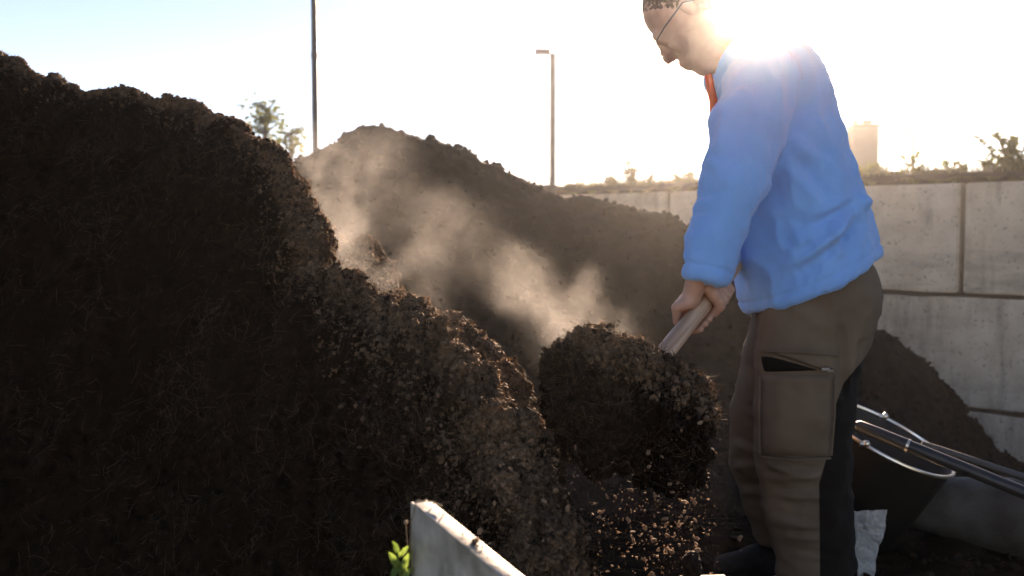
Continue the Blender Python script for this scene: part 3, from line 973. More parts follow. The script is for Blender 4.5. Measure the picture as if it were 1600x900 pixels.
# neck and head
B.chain([P(1180, 105, PY), P(1150, 85, PY - .01), hp(-.035, -.05)], [.085, .062, .055], .03)
B.ell(hp(-.004, .042), [.099, .094, .077], HM, .015)
B.ell(hp(.034, -.035), [.062, .078, .060], HM, .03)
B.cone(hp(-.01, -.06, .05), hp(.062, -.10, .018), .024, .018, .04); B.cone(hp(-.01, -.06, -.05), hp(.062, -.10, -.018), .024, .018, .04)
B.ell(hp(.070, -.103), [.022, .018, .026], HM, .018)
B.cone(hp(.083, .026, .034), hp(.083, .026, -.034), .014, .014, .012)
for s in (-1, 1):
    B.ell(hp(.094, .004, s * .032), [.014, .012, .017], HM, 0, sub=True)
    B.ell(hp(.080, .006, s * .032), [.0125, .0125, .0125], HM, .002)
    B.ell(hp(.068, -.028, s * .040), [.022, .022, .020], HM, .02)
    B.ell(hp(-.010, .000, s * .073), [.018, .028, .009], HM, .006)
    B.ell(hp(-.018, -.004, s * .082), [.009, .015, .006], HM, 0, sub=True)
B.chain([hp(.092, .018), hp(.103, -.010), hp(.109, -.022)], [.009, .011, .0125], .012)
B.ell(hp(.072, -.062), [.028, .034, .034], HM, .02)
for s in (-1, 1): B.ell(hp(.099, -.026, s * .012), [.012, .009, .009], HM, .006)
B.cone(hp(.097, -.058, .016), hp(.097, -.058, -.016), .008, .008, .008)
B.cone(hp(.094, -.071, .014), hp(.094, -.071, -.014), .0085, .0085, .006)
B.cone(hp(.106, -.064, .022), hp(.106, -.064, -.022), .0022, .0022, 0, sub=True)
# hands closed round the shaft
def hand(c, wrist, flip):
    ax = -sh_ax                                            # up the shaft
    e1 = wrist - c; e1 = unit(e1 - ax * (e1 @ ax)); e2 = np.cross(ax, e1) * flip
    def q(th, r, s): return c + (e1 * math.cos(R(th)) + e2 * math.sin(R(th))) * r + ax * s
    palm = q(20, .040, 0)
    B.chain([wrist, palm], [.027, .024], .015)
    for k in range(4):
        s = (-.031, -.011, .010, .030)[k]
        ln = (.86, 1.0, .97, .9)[k] if flip > 0 else (.9, .97, 1.0, .86)[k]
        rr = .0098 if k not in (0,) else .009
        B.chain([palm + ax * s * .7, q(58, .047, s)], [.016, .0125], .010)
        B.chain([q(58, .047, s), q(58 + 62 * ln, .044, s * 1.02), q(58 + 128 * ln, .037, s * .98), q(58 + 178 * ln, .0335, s * .94)], [.0118, .0108, rr, .0086], .003)
    B.chain([wrist * .55 + palm * .45 + ax * .018 - e2 * .012, q(-38, .044, .040), q(-92, .041, .046), q(-140, .0345, .043)], [.018, .0155, .0122, .010], .006)
def on_shaft(t): return SH_T + (SH_B - SH_T) * t
hand(on_shaft(.60), P(1092, 424, 2.41), -1)
hand(on_shaft(.44), P(1111, 424, 2.54), 1)
bv, bf = B.net()
bv = relax(bv, bf, 1, .4)
person = link('person', mesh_np('person', bv, bf), M['skin'])
tag(person, 'person in a blue pullover and grey work trousers, bent over the shovel with head bowed', 'person')

# hair: close-cropped shell over the skull
Hf = Field(HC - .17, HC + .17, .004)
Hf.ell(hp(-.007, .045), [.0985, .0935, .0785], HM, 0)
Hf.ell(hp(-.050, -.01), [.062, .06, .070], HM, .02)
Hf.cut(hp(.058, .088), HF * .80 - HU * .60)
Hf.cut(hp(-.03, -.075), HF * .25 - HU * .95)
hv, hf_ = Hf.net()
hn = normals(hv, hf_)
hv = hv + hn * (.004 * noise3(hv * 120, 4) + .002 * noise3(hv * 260, 5))[:, None]
link('hair', mesh_np('hair', hv, hf_), M['hair'], person)
# glasses
gl = MB()
for s in (-1, 1):
    c = hp(.112, .004, s * .033)
    ring = [c + HU * (.018 * math.cos(a)) + HL * (.024 * math.sin(a)) for a in np.linspace(0, 2 * math.pi, 21)]
    gl.tube(ring, .0014, 6, False)
    gl.tube([hp(.108, .012, s * .057), hp(.06, .014, s * .078), hp(-.01, .016, s * .083), hp(-.03, -.002, s * .082)], .0017, 6)
gl.tube([hp(.113, .010, .01), hp(.117, .012, 0), hp(.113, .010, -.01)], .0014, 6)
gl.build('glasses', M['lamp'], person)

# ---- pullover
J = Field(np.array([P(1050, 0, 2.6)[0] - .02, 2.22, .66]), np.array([P(1390, 0, 2.7)[0], 3.08, 1.66]), .0055)
J.swept([(P(1300, 540, PY), .185, .205), (P(1266, 440, PY), .176, .205), (P(1250, 370, PY), .170, .200), (P(1238, 300, PY), .160, .198),
         (P(1212, 220, PY), .154, .205), (P(1203, 150, PY), .140, .205), (P(1190, 100, PY), .100, .165)], k=.03)
J.chain([P(1188, 96, PY), P(1160, 92, PY), P(1122, 97, PY)], [.095, .080, .072], .03)
J.ell(P(1325, 316, PY - .03), [.026, .14, .02], k=.04)
sl_n = [P(1192, 124, 2.49), P(1170, 190, 2.45), P(1146, 290, 2.42), P(1116, 380, 2.41), P(1098, 452, 2.40)]
sl_f = [P(1185, 122, 2.82), P(1172, 200, 2.84), P(1150, 290, 2.82), P(1126, 372, 2.66), P(1111, 434, 2.54)]
Ta = Field(J.lo, J.lo + J.h * (J.n - 1), J.h)
for sl, rr in ((sl_n, [.084, .083, .074, .060, .049]), (sl_f, [.085, .085, .075, .06, .05])):
    Ta.chain(sl, rr, .02)
# cuffs end at the wrist
def endcut(Fd, p, n, rad):
    """cut away beyond plane p,n but only near p"""
    n = unit(n)
    s, X, Y, Z = Fd._sub(p - rad, p + rad)
    d = (X - p[0]) * n[0] + (Y - p[1]) * n[1] + (Z - p[2]) * n[2]
    near = (X - p[0]) ** 2 + (Y - p[1]) ** 2 + (Z - p[2]) ** 2 < rad * rad
    A = Fd.F[s]
    Fd.F[s] = np.where(near, np.maximum(A, d), A)
endcut(Ta, P(1099, 437, 2.40), sl_n[-1] - sl_n[-2], .13)
endcut(Ta, P(1113, 424, 2.555), sl_f[-1] - sl_f[-2], .13)
J.cut(P(1266, 439, PY), [.431, 0, -.902])
J.cut(P(1120, 96, PY), unit(np.array([-.93, 0, .36])))
A = J.F; k_ = .022
hh = np.maximum(k_ - np.abs(A - Ta.F), 0) / k_
J.F = np.minimum(A, Ta.F) - hh * hh * k_ * .25
J.cone(P(1150, 88, PY), P(1095, 100, PY), .058, .066, 0, sub=True)       # neck opening
jv, jf = J.net()
jv = relax(jv, jf, 2, .5)
jn = normals(jv, jf)

def creases(v, n, lines):
    """each line: (a, b, width, amp): a soft ridge with a valley beside it"""
    d = np.zeros(len(v))
    for a, b, wd, am in lines:
        ab = b - a; L2 = ab @ ab
        t = np.clip(((v - a) @ ab) / L2, 0, 1)
        q = v - (a + t[:, None] * ab)
        side = unit(np.cross(ab, [0, 1, 0]))
        r = np.linalg.norm(q * np.array([1, .6, 1]), axis=1)
        s = q @ side
        fade = sstep(0, .25, t) * sstep(1, .7, t)
        d += am * fade * (np.exp(-(r / wd) ** 2) - 1.1 * np.exp(-((s - wd * 1.5) ** 2 + (r * .5) ** 2) / (wd * wd)))
    return d
yn = 2.44
folds = [(P(1215, 190, yn), P(1175, 350, yn), .014, -.016), (P(1195, 290, yn), P(1152, 402, yn), .012, -.012),
         (P(1350, 300, yn), P(1255, 345, yn), .014, .010), (P(1348, 325, yn), P(1270, 400, yn), .016, .009), (P(1335, 335, yn), P(1230, 430, yn), .016, .008),
         (P(1230, 250, yn), P(1290, 330, yn), .018, .008), (P(1225, 210, yn), P(1310, 270, yn), .02, .006), (P(1180, 440, yn), P(1290, 390, yn), .018, .006),
         (P(1085, 320, yn - .04), P(1160, 300, yn - .04), .011, .008), (P(1080, 345, yn - .04), P(1150, 335, yn - .04), .010, .007), (P(1075, 372, yn - .04), P(1140, 350, yn - .04), .010, .007),
         (P(1072, 398, yn - .04), P(1140, 395, yn - .04), .009, .006), (P(1072, 415, yn - .04), P(1135, 425, yn - .04), .008, .006), (P(1100, 250, yn - .04), P(1165, 275, yn - .04), .014, .006),
         (P(1110, 170, yn - .04), P(1180, 140, yn - .04), .02, .005), (P(1230, 90, yn), P(1215, 180, yn), .016, -.007), (P(1130, 180, yn - .05), P(1120, 290, yn - .05), .018, .006),
         (P(1190, 470, yn), P(1195, 380, yn), .016, .006), (P(1230, 455, yn), P(1250, 350, yn), .018, .006), (P(1310, 410, yn), P(1300, 330, yn), .016, .006)]
dis = 1.7 * creases(jv, jn, folds)
qv = jv * np.array([9, 9, 4.0]) + .5 * noise3(jv * 6, 8)[:, None]
dis += .010 * noise3(qv, 14) + .0075 * (1 - 2.4 * np.abs(noise3((jv + .03 * noise3(jv * 9, 19)[:, None]) @ np.array([[13, 0, 6.], [0, 10, 0], [-6, 0, 7]]), 15))) + .003 * (1 - 2.4 * np.abs(noise3(jv * np.array([26, 20, 17]), 18)))
dis += .0012 * noise3(jv * 60, 16)
# hems: a stitched band
hd = (jv - P(1266, 439, PY)) @ unit([.431, 0, -.902])
dis -= .004 * np.exp(-((hd + .026) / .005) ** 2) * (jv[:, 2] < 1.1) * (jv[:, 0] > P(1155, 0, 2.6)[0])
cd = (jv - P(1099, 437, 2.40)) @ unit(sl_n[-1] - sl_n[-2])
dis -= .004 * np.exp(-((cd + .03) / .005) ** 2) * (np.linalg.norm(jv - P(1099, 437, 2.40), axis=1) < .10)
jv = jv + jn * dis[:, None]
link('pullover', mesh_np('pullover', jv, jf), M['blue'], person)
# orange shirt front showing at the neck
st = MB()
st.tube([P(1106, 112, PY - .03), P(1110, 138, PY - .05), P(1115, 160, PY - .07), P(1116, 178, PY - .08), P(1119, 200, PY - .06)], [.010, .011, .011, .010, .004], 10)
st.build('shirt_front', M['orange'], person)
# ---- trousers
T = Field(np.array([P(1120, 0, 2.8)[0] - .02, 2.36, .08]), np.array([P(1390, 0, 2.7)[0] + .02, 3.0, 1.06]), .0055)
T.swept([(P(1286, 400, PY), .105, .150), (P(1279, 455, PY), .148, .172), (P(1272, 500, PY), .150, .17)], k=.03)
T.swept([(P(1278, 470, 2.57), .148, .105), (P(1263, 560, 2.56), .130, .100), (P(1256, 640, 2.55), .120, .092), (P(1254, 715, 2.55), .119, .088),
         (P(1263, 795, 2.55), .110, .080), (P(1275, 885, 2.55), .100, .076)], k=.025)
T.swept([(P(1262, 470, 2.78), .145, .100), (P(1236, 560, 2.81), .130, .095), (P(1212, 650, 2.82), .126, .09), (P(1209, 712, 2.82), .120, .088),
         (P(1226, 792, 2.82), .104, .078), (P(1246, 885, 2.82), .096, .074)], k=.02)
T.cut(P(1250, 886, 2.6), [0, 0, -1.0])
tv, tf = T.net()
tv = relax(tv, tf, 2, .5)
tn = normals(tv, tf)
yt = 2.47
tfolds = [(P(1185, 725, yt), P(1290, 745, yt), .012, .010), (P(1185, 755, yt), P(1285, 735, yt), .011, .008), (P(1190, 780, yt), P(1300, 770, yt), .012, .008),
          (P(1195, 810, yt), P(1290, 825, yt), .012, .007), (P(1205, 845, yt), P(1300, 835, yt), .012, .008), (P(1210, 868, yt), P(1310, 872, yt), .010, .006),
          (P(1310, 480, yt), P(1322, 640, yt), .012, -.008), (P(1200, 500, yt), P(1195, 560, yt), .012, .006), (P(1340, 520, yt), P(1325, 600, yt), .014, .007),
          (P(1142, 690, yt + .3), P(1190, 705, yt + .3), .012, .008), (P(1145, 730, yt + .3), P(1190, 720, yt + .3), .012, .008), (P(1160, 560, yt + .3), P(1180, 640, yt + .3), .014, .007),
          (P(1160, 770, yt + .3), P(1200, 760, yt + .3), .012, .007), (P(1230, 470, yt), P(1300, 520, yt), .02, .006)]
dis = 1.4 * creases(tv, tn, tfolds)
lowm = sstep(.62, .35, tv[:, 2])
dis += .009 * lowm * noise3(tv * np.array([7, 7, 24.0]), 33) + .005 * noise3(tv * np.array([14, 14, 7.0]), 34) + .0045 * (1 - 2.2 * np.abs(noise3(tv * np.array([15, 15, 20.0]), 35)))
tv = tv + tn * dis[:, None]
tv = relax(tv, tf, 1, .35)
tme = mesh_np('trousers', tv, tf)
# black stretch panel down the back of each leg
yy = tv[:, 1]
pxx = 800 + tv[:, 0] / yy * FPX; pyy = 360 - (tv[:, 2] - 1) / yy * FPX
seam = np.interp(pyy, [380, 600, 640, 720, 760, 900], [1500, 1322, 1308, 1297, 1286, 1290])
tro = link('trousers', tme, M['trouser'], person)
att = tme.attributes.new('back_panel', 'FLOAT', 'POINT')
att.data.foreach_set('value', (np.clip((pxx - seam) / 8 + .5, 0, 1) * (yy < 2.68)).astype(np.float32))
bvh_t = BVHTree.FromPolygons([tuple(q) for q in tv.tolist()], [tuple(q) for q in tf.tolist()])

def patch(name, outline, material, lift, parent, nu=26, nv=34, edge=.12, pucker=0.0, yk=2.3):
    """a sewn-on piece: a quad outline in the side view, laid on the trouser leg and lifted off it"""
    q00, q10, q11, q01 = [P(*p, 2.5) for p in outline]
    pos = np.zeros((nu, nv, 3)); ok = True
    for i in range(nu):
        for j in range(nv):
            a, b = i / (nu - 1), j / (nv - 1)
            p = (q00 * (1 - a) + q10 * a) * (1 - b) + (q01 * (1 - a) + q11 * a) * b
            d = unit(p - CAM)
            hit = bvh_t.ray_cast(Vector(CAM), Vector(d))
            h = np.array(hit[0]) if hit[0] is not None else p
            e = min(a, 1 - a, b, 1 - b)
            l = lift * min(1, e / edge) ** .6 - .004 * (e < 1e-6)
            l += pucker * math.sin(b * 9 + a * 3) * min(1, e / .2)
            pos[i, j] = h - d * l
    sm = pos.copy()
    for _ in range(2):
        sm[1:-1, 1:-1] = (sm[2:, 1:-1] + sm[:-2, 1:-1] + sm[1:-1, 2:] + sm[1:-1, :-2] + sm[1:-1, 1:-1] * 2) / 6
    return link(name, mesh_np(name, sm.reshape(-1, 3), grid_faces(nu, nv)), material, parent)
pk = patch('cargo_pocket', [(1187, 584), (1306, 584), (1300, 716), (1185, 712)], M['trouser'], .016, tro, edge=.07, pucker=.0025)
fp_ = patch('pocket_flap', [(1185, 546), (1312, 552), (1308, 582), (1290, 580)], M['trouser'], .014, tro, 26, 12, .2)
def seam_line(pts, rad=.0022):
    out = []
    for (ax, ay), (bx, by) in zip(pts[:-1], pts[1:]):
        for k in range(9):
            p = P(ax + (bx - ax) * k / 8, ay + (by - ay) * k / 8, 2.5); d = unit(p - CAM)
            h = bvh_t.ray_cast(Vector(CAM), Vector(d))
            if h[0] is not None: out.append(np.array(h[0]) - d * .0145)
    MB().tube(out, rad, 6).build('seam', M['trouser'], tro)
seam_line([(1186, 549), (1250, 550), (1311, 555)], .003)
seam_line([(1305, 586), (1304, 650), (1299, 712)], .003)
seam_line([(1187, 588), (1186, 650), (1187, 708)], .003)
seam_line([(1190, 714), (1245, 719), (1298, 716)], .003)
# dark patch painting the shade inside the pocket mouth, and its zip
patch('pocket_shade', [(1188, 556), (1200, 556), (1290, 580), (1190, 583)], M['black'], .010, tro, 18, 12, .3)
zp = MB()
zh = bvh_t.ray_cast(Vector(CAM), Vector(unit(P(1290, 577, 2.5) - CAM)))
zc = np.array(zh[0]) - unit(P(1290, 577, 2.5) - CAM) * .02
zp.box(zc, (.010, .003, .004)); zp.box(zc + [.012, -.001, -.004], (.008, .002, .003))
zp.build('zip_puller', M['metal'], tro, bevel=.001)
# boots
for lg in (LEGN, LEGF):
    a = lg[2]
    bo = Field(np.array([a[0] - .28, a[1] - .12, -.03]), np.array([a[0] + .14, a[1] + .12, .26]), .008)
    bo.chain([np.array([a[0] + .005, a[1], .20]), np.array([a[0], a[1], .09])], [.058, .056], .03)
    bo.swept([(np.array([a[0] + .04, a[1], .05]), .05, .045), (np.array([a[0] - .10, a[1], .045]), .045, .052), (np.array([a[0] - .20, a[1], .035]), .03, .046)], k=.03)
    bo.cut(np.array([0, 0, .0]), [0, 0, -1.0])
    v_, f_ = bo.net()
    link('boot', mesh_np('boot', relax(v_, f_, 1), f_), M['boot'], person)

# --------------------------------------------------- galvanised panel in the foreground
pa, pb = P(654, 779, 1.34), P(824, 920, 1.10)
pd = unit(pb - pa); pl = np.linalg.norm(pb - pa)
hd2 = unit(pd * [1, 1, 0])
ps = np.array([-hd2[1], hd2[0], 0])                      # across the rail, away from the camera
pt_, th = .0120, .0015
panel = empty('metal_barrier', (pa[0], pa[1], 0))
tag(panel, 'galvanised metal side barrier with a hollow top rail jutting in at the bottom edge', 'panel')
up = np.array([0, 0, 1.0])
def prism(quad, half):
    q = [p - ps * half for p in quad] + [p + ps * half for p in quad]
    return MB().add(q, [(0, 1, 2, 3), (7, 6, 5, 4), (0, 4, 5, 1), (1, 5, 6, 2), (2, 6, 7, 3), (3, 7, 4, 0)])
for sg in (1, -1):
    o_ = ps * (sg * (pt_ - th))
    fa, fb = pa * [1, 1, 0], pb * [1, 1, 0]
    prism([pa + o_ - up * .003, pb + o_ - up * .003, fb + o_, fa + o_], th).build('side_sheet', M['zinc'], panel, bevel=.0007)
prism([pa + pd * .013, pb, pb - up * .003, pa + pd * .013 - up * .003], pt_ + .0008).build('top_sheet', M['zinc'], panel, bevel=.0009)
prism([pa + hd2 * .0005 - up * .0035, pa + hd2 * .003 - up * .0048, pa * [1, 1, 0] + hd2 * .003, pa * [1, 1, 0] + hd2 * .0005], pt_ - 2 * th - .0002).build('end_sheet', M['zinc'], panel)
# crumbs and a straw lying on the rail
rp = np.array([pa + pd * d_ + ps * s_ + [0, 0, .0025] for d_, s_ in ((.06, .002), (.065, .005), (.125, -.004), (.13, -.001), (.152, .004), (.155, .007), (.157, .002), (.16, .006), (.166, .0), (.172, .004), (.20, -.005), (.03, .008), (.24, .003))])
rc = link('soil_crumbs', crumbs_mesh('soil_crumbs', rp, np.array([.002, .0028, .0012, .002, .0045, .003, .0035, .0025, .002, .0014, .001, .0018, .0015])), M['crumb'])
tag(rc, 'few brown crumbs lying on top of the metal barrier', 'crumbs', kind='stuff')
sb = MB().tube([pa + pd * .045 + ps * .014 + [0, 0, .004], pa + pd * .026 + ps * .008 + [0, 0, .004], pa + pd * .015 - ps * .010 + [0, 0, .004], pa + pd * .011 - ps * .0165 + [0, 0, -.025],
                pa + pd * .006 - ps * .017 + [0, 0, -.08], pa - pd * .004 - ps * .016 + [0, 0, -.14]], .0009, 6).build('straw', M['dry'])
tag(sb, 'thin dry straw hooked over the end of the metal barrier', 'straw')
# green sprig by the panel
sp0 = P(628, 930, 1.340)
spr = empty('sprig', sp0)
tag(spr, 'small green leafy sprig beside the end of the metal barrier', 'plant')
stp = [P(628, 960, 1.340), P(626, 915, 1.340), P(624, 885, 1.335), P(621, 862, 1.330)]
MB().tube(stp, [.0016, .0014, .0012, .0006], 6).build('stem', M['leafgreen'], spr)
def leaf_shape(mb, base, dirv, L, W, nrm):
    d = unit(dirv); s = unit(np.cross(d, nrm)); n = np.cross(s, d)
    v = []
    for t, w_ in ((0, .05), (.3, .9), (.6, 1.0), (.85, .55), (1.0, .03)):
        c = base + d * L * t + n * (-.18 * L * t * t)
        v += [c - s * W * w_ + n * W * .3, c, c + s * W * w_ + n * W * .3]
    f = []
    for i in range(4):
        a = i * 3
        f += [(a, a + 1, a + 4, a + 3), (a + 1, a + 2, a + 5, a + 4)]
    mb.add(v, f)
for (bx, by), (tx, ty), W in (((625, 890), (612, 868), .0055), ((626, 895), (638, 868), .0055), ((624, 880), (613, 900), .005), ((627, 905), (640, 890), .005), ((622, 866), (617, 850), .0045), ((623, 872), (634, 856), .004), ((626, 910), (616, 915), .0055)):
    a, b = P(bx, by, 1.335), P(tx, ty, 1.320)
    lb = MB(); leaf_shape(lb, a, b - a, np.linalg.norm(b - a) * 1.15, W, np.array([random.uniform(-.3, .3), -.8, .6]))
    lb.build('leaf', M['leafgreen'], spr)
bud = MB().ball(P(634, 816, 1.350), .0032, 6).tube([P(634, 816, 1.350), P(637, 850, 1.350), P(632, 900, 1.345)], .0006, 5)
tag(bud.build('flower_bud', M['plank']), 'tiny pale bud on a thread-like stalk at the barrier end', 'flower')

# --------------------------------------------------- tub, tool handles, bucket, film at the lower right
tubn = unit(np.array([.38, -.22, .90]))
tubc = P(1384, 684, 3.10)
Mt = frame(tubn)
tub = empty('tub', tubc - tubn * .40)
tag(tub, 'black plastic tub with a bright wire rim, leaning behind the trouser legs', 'tub')
MB().lathe([(.001, -.37), (.165, -.37), (.175, -.36), (.212, -.01), (.218, 0), (.212, .002), (.204, -.01), (.168, -.35), (.001, -.355)], tubc, Mt, 48).build('body', M['tub'], tub)
ring = [tubc + Mt @ np.array([.218 * math.cos(a), .218 * math.sin(a), .004]) for a in np.linspace(0, 2 * math.pi, 61)]
MB().tube(ring, .0062, 8, False).build('rim_wire', M['chrome'], tub)
def ring_pt(pxq):
    best = min(ring, key=lambda r: abs(800 + r[0] / r[1] * FPX - pxq[0]) + abs(360 - (r[2] - 1) / r[1] * FPX - pxq[1]))
    return best
for q in ((1395, 655), (1358, 695)):
    c = ring_pt(q)
    MB().ball(c + [0, 0, .006], .0115, 10).build('knob', M['chrome'], tub)
    MB().tube([c + [-.02, 0, .006], c + [.0, 0, .002]], .008, 8).build('clip', M['chrome'], tub)
hb = empty('tool_handle', P(1340, 666, 3.0))
tag(hb, 'black tool handle with a rounded grip, lying across the tub rim', 'tool handle')
ha, hz = P(1338, 664, 2.98), P(1720, 818, 2.66)
hd_ = unit(hz - ha)
MB().tube([ha - hd_ * .006, ha, ha + hd_ * .008, ha + hd_ * .06, ha + hd_ * .15], [.006, .013, .0175, .019, .0195], 18).build('grip', M['rubber'], hb)
MB().tube([ha + hd_ * .1505, ha + hd_ * .158], [.0205, .0205], 18).build('ferrule', M['chrome'], hb)
MB().tube([ha + hd_ * .1585, ha + hd_ * .3, hz], [.0185, .0185, .0185], 18).build('tube', M['rubber'], hb)
hs = MB().tube([P(1440, 692, 3.06), P(1458, 699, 3.05), P(1600, 746, 2.92), P(1740, 795, 2.8)], [.007, .0105, .0115, .012], 14).build('metal_rod', M['steel'])
tag(hs, 'slim grey metal rod running out of the tub beside the black handle', 'rod')
bk = empty('bucket', P(1510, 850, 3.1))
tag(bk, 'mottled grey bucket lying on its side under the tool handles', 'bucket')
ba, bb = P(1432, 790, 3.22), P(1720, 835, 2.95)
Mb = frame(bb - ba)
Lb = float(np.linalg.norm(bb - ba))
MB().lathe([(.001, .0), (.075, .0), (.085, .008), (.118, .25), (.150, Lb), (.146, Lb), (.112, .25), (.078, .015), (.001, .014)], ba + [0, 0, .012], Mb, 40).build('body', M['bucket'], bk)
hoop = [ba + [0, 0, .012] + Mb @ np.array([.153 * math.cos(a), .153 * math.sin(a), Lb - .005]) for a in np.linspace(0, 2 * math.pi, 41)]
MB().tube(hoop, .006, 8, False).build('rim', M['bucket'], bk)
# crumpled clear film
nu, nv = 40, 60
fv = np.zeros((nu, nv, 3))
for i in range(nu):
    for j in range(nv):
        a, b = i / (nu - 1), j / (nv - 1)
        x0 = np.interp(b, [0, .15, .5, 1], [1332, 1334, 1338, 1342]); x1 = np.interp(b, [0, .2, .5, .75, 1], [1388, 1386, 1372, 1366, 1362])
        fv[i, j] = P(x0 + (x1 - x0) * a, 798 + b * 150, 2.80)
q = fv.reshape(-1, 3)
cr = (1 - 2 * np.abs(noise3(q * 26, 3))) * .010 + (1 - 2 * np.abs(noise3(q * 55, 5))) * .005
q[:, 1] += cr + .02 * noise3(q * 12, 6)
q[:, 2] += .006 * noise3(q * 30, 7)
me = mesh_np('plastic_film', q, grid_faces(nu, nv), False)
film = link('plastic_film', me, M['film'])
md = film.modifiers.new('thickness', 'SOLIDIFY'); md.thickness = .0012
tag(film, 'crumpled scrap of clear plastic film hanging beside the trouser leg', 'plastic film')
# clod and board ends on the ground by the person's feet
cf = Field(P(1082, 882, 2.1) - .05, P(1082, 882, 2.1) + .05, .003)
cf.ell(P(1082, 884, 2.1), [.024, .024, .028], k=.01)
v_, f_ = cf.net(); n_ = normals(v_, f_); v_ = v_ + n_ * (.012 * fbm(v_ * 45, 4, 2))[:, None]
tag(link('soil_clod', mesh_np('soil_clod', v_, f_), M['soil_far']), 'round brown clod at the bottom edge below the falling crumbs', 'clod')
pb1 = MB().box(P(1106, 912, 2.25), (.030, .06, .010), frame((.1, 0, 1.0)) @ np.array([[.94, -.34, 0], [.34, .94, 0], [0, 0, 1]])).build('board', M['plank'], bevel=.002)
tag(pb1, 'pale end of a wooden board just in view at the bottom edge', 'board')

# --------------------------------------------------- plants on the bank
def on_bank(px, Y_extra=.35):
    """point on the bank top straight behind the wall at this bearing"""
    k = (px - 800) / FPX
    # WA + s*WD + WN*Y_extra ; x = k*y
    o = WA + WN * Y_extra
    s = (o[0] - k * o[1]) / (k * WD[1] - WD[0])
    p = o + WD * s
    return np.array([p[0], p[1], 1.38])
def weed(px, top, extra, label, spread=.10, nst=3, leaf=True, lw=.016, lean=0.0, matl='leaf', seed=0, name='weed', nl=10):
    rr = random.Random(seed)
    b = on_bank(px, extra)
    H = (360 - top) / FPX * b[1] + 1 - b[2]
    root = empty(name, b)
    tag(root, label, 'weed', 'weeds along the top of the wall')
    lm = MB()
    smb = MB()
    for k in range(nst):
        h = H * (1 if k == 0 else rr.uniform(.45, .9))
        dx, dy = rr.uniform(-spread, spread) + lean, rr.uniform(-spread, spread)
        pts = [b + np.array([dx * t ** 1.6, dy * t, h * t - .03]) + np.array([rr.uniform(-.008, .008), 0, 0]) for t in (0, .25, .5, .75, 1)]
        smb.tube(pts, [.010, .008, .007, .006, .003], 5)
        for q_ in range(int(nl * 1.6)):
            t = rr.uniform(.15, 1.0)
            c = np.array([np.interp(t, (0, .25, .5, .75, 1), [p[j] for p in pts]) for j in range(3)])
            a = rr.uniform(0, 6.28)
            d = np.array([math.cos(a), math.sin(a) * .7, rr.uniform(.1, .9)])
            leaf_shape(lm, c, d, lw * rr.uniform(1.6, 3.2), lw * rr.uniform(.45, .8), np.array([rr.uniform(-1, 1), rr.uniform(-1, 1), 1.0]))
    smb.build('stem', M['dry'] if matl == 'dry' else M['leaf'], root)
    lm.build('foliage', M[matl], root)
weed(898, 282, .5, 'small dark weed at the left end of the wall top', .06, 4, seed=1, lw=.034)
weed(926, 286, .4, 'tiny weed right of the leftmost weed on the wall', .06, 4, seed=2, lw=.030)
weed(958, 272, .6, 'low pale weed left of the tallest dry stalks', .14, 7, matl='dry', seed=3, lw=.026, nl=14)
weed(985, 236, .6, 'tallest pale dry stalks above the far end of the wall', .09, 8, matl='dry', seed=4, lw=.022, nl=11)
weed(1012, 268, .7, 'bushy low dry weed right of the tallest stalks', .16, 9, matl='dry', seed=5, lw=.020, nl=10)
weed(1052, 268, .5, 'thin leafy weed between the dry stalks and the pullover', .12, 7, seed=6, lw=.028, nl=14)
weed(1078, 258, .6, 'slender weed touching the pullover sleeve in the view', .07, 5, seed=7, lw=.026)
weed(1352, 250, .8, 'yellow-green bushy weed just behind the back of the pullover', .16, 7, seed=8, lw=.03, nl=16)
weed(1425, 238, .8, 'thin upright weed standing below the distant mast', .07, 5, seed=9, lw=.026)
weed(1462, 262, .5, 'sparse low weed midway along the wall top', .18, 7, seed=10, lw=.026)
weed(1488, 244, .6, 'slim weed above the dark vertical joint in the wall', .09, 5, seed=11, lw=.024)
weed(1545, 236, .5, 'leafy green weed left of the tallest shrub at the right edge', .15, 7, seed=12, lw=.02, nl=18)
weed(1578, 198, .45, 'tallest leafy shrub at the right edge of the wall', .20, 9, seed=13, lw=.022, nl=22)
weed(1600, 214, .5, 'leafy green weed cut off by the right picture edge', .14, 7, seed=14, lw=.022, nl=18)

def bank_grass(n):
    u = rng.uniform(-1.2, 6.5, n); q = .04 + .9 * rng.random(n) ** 1.5
    keep = noise3(np.stack([u * 2.2, q * 2, 0 * u], 1), 91) > -.25
    u, q = u[keep], q[keep]
    base = np.stack([WA[0] + WD[0] * u + WN[0] * q, WA[1] + WD[1] * u + WN[1] * q, np.full(len(u), 1.41)], 1)
    h = (.02 + .13 * rng.random(len(u)) ** 2.5) * (.6 + .8 * np.clip(noise3(base * 1.7, 92) + .5, 0, 1))
    d = np.stack([rng.normal(size=len(u)) * .35, rng.normal(size=len(u)) * .35, np.ones(len(u))], 1)
    return fibres_mesh('grass', base + d * (h / 2)[:, None], d, h * 1.1, .0018 + .0022 * rng.random(len(u)))
gr_ = link('grass', bank_grass(5200), M['grassy'])
tag(gr_, 'low thin grass and seedlings fringing the top of the wall', 'grass', kind='stuff')

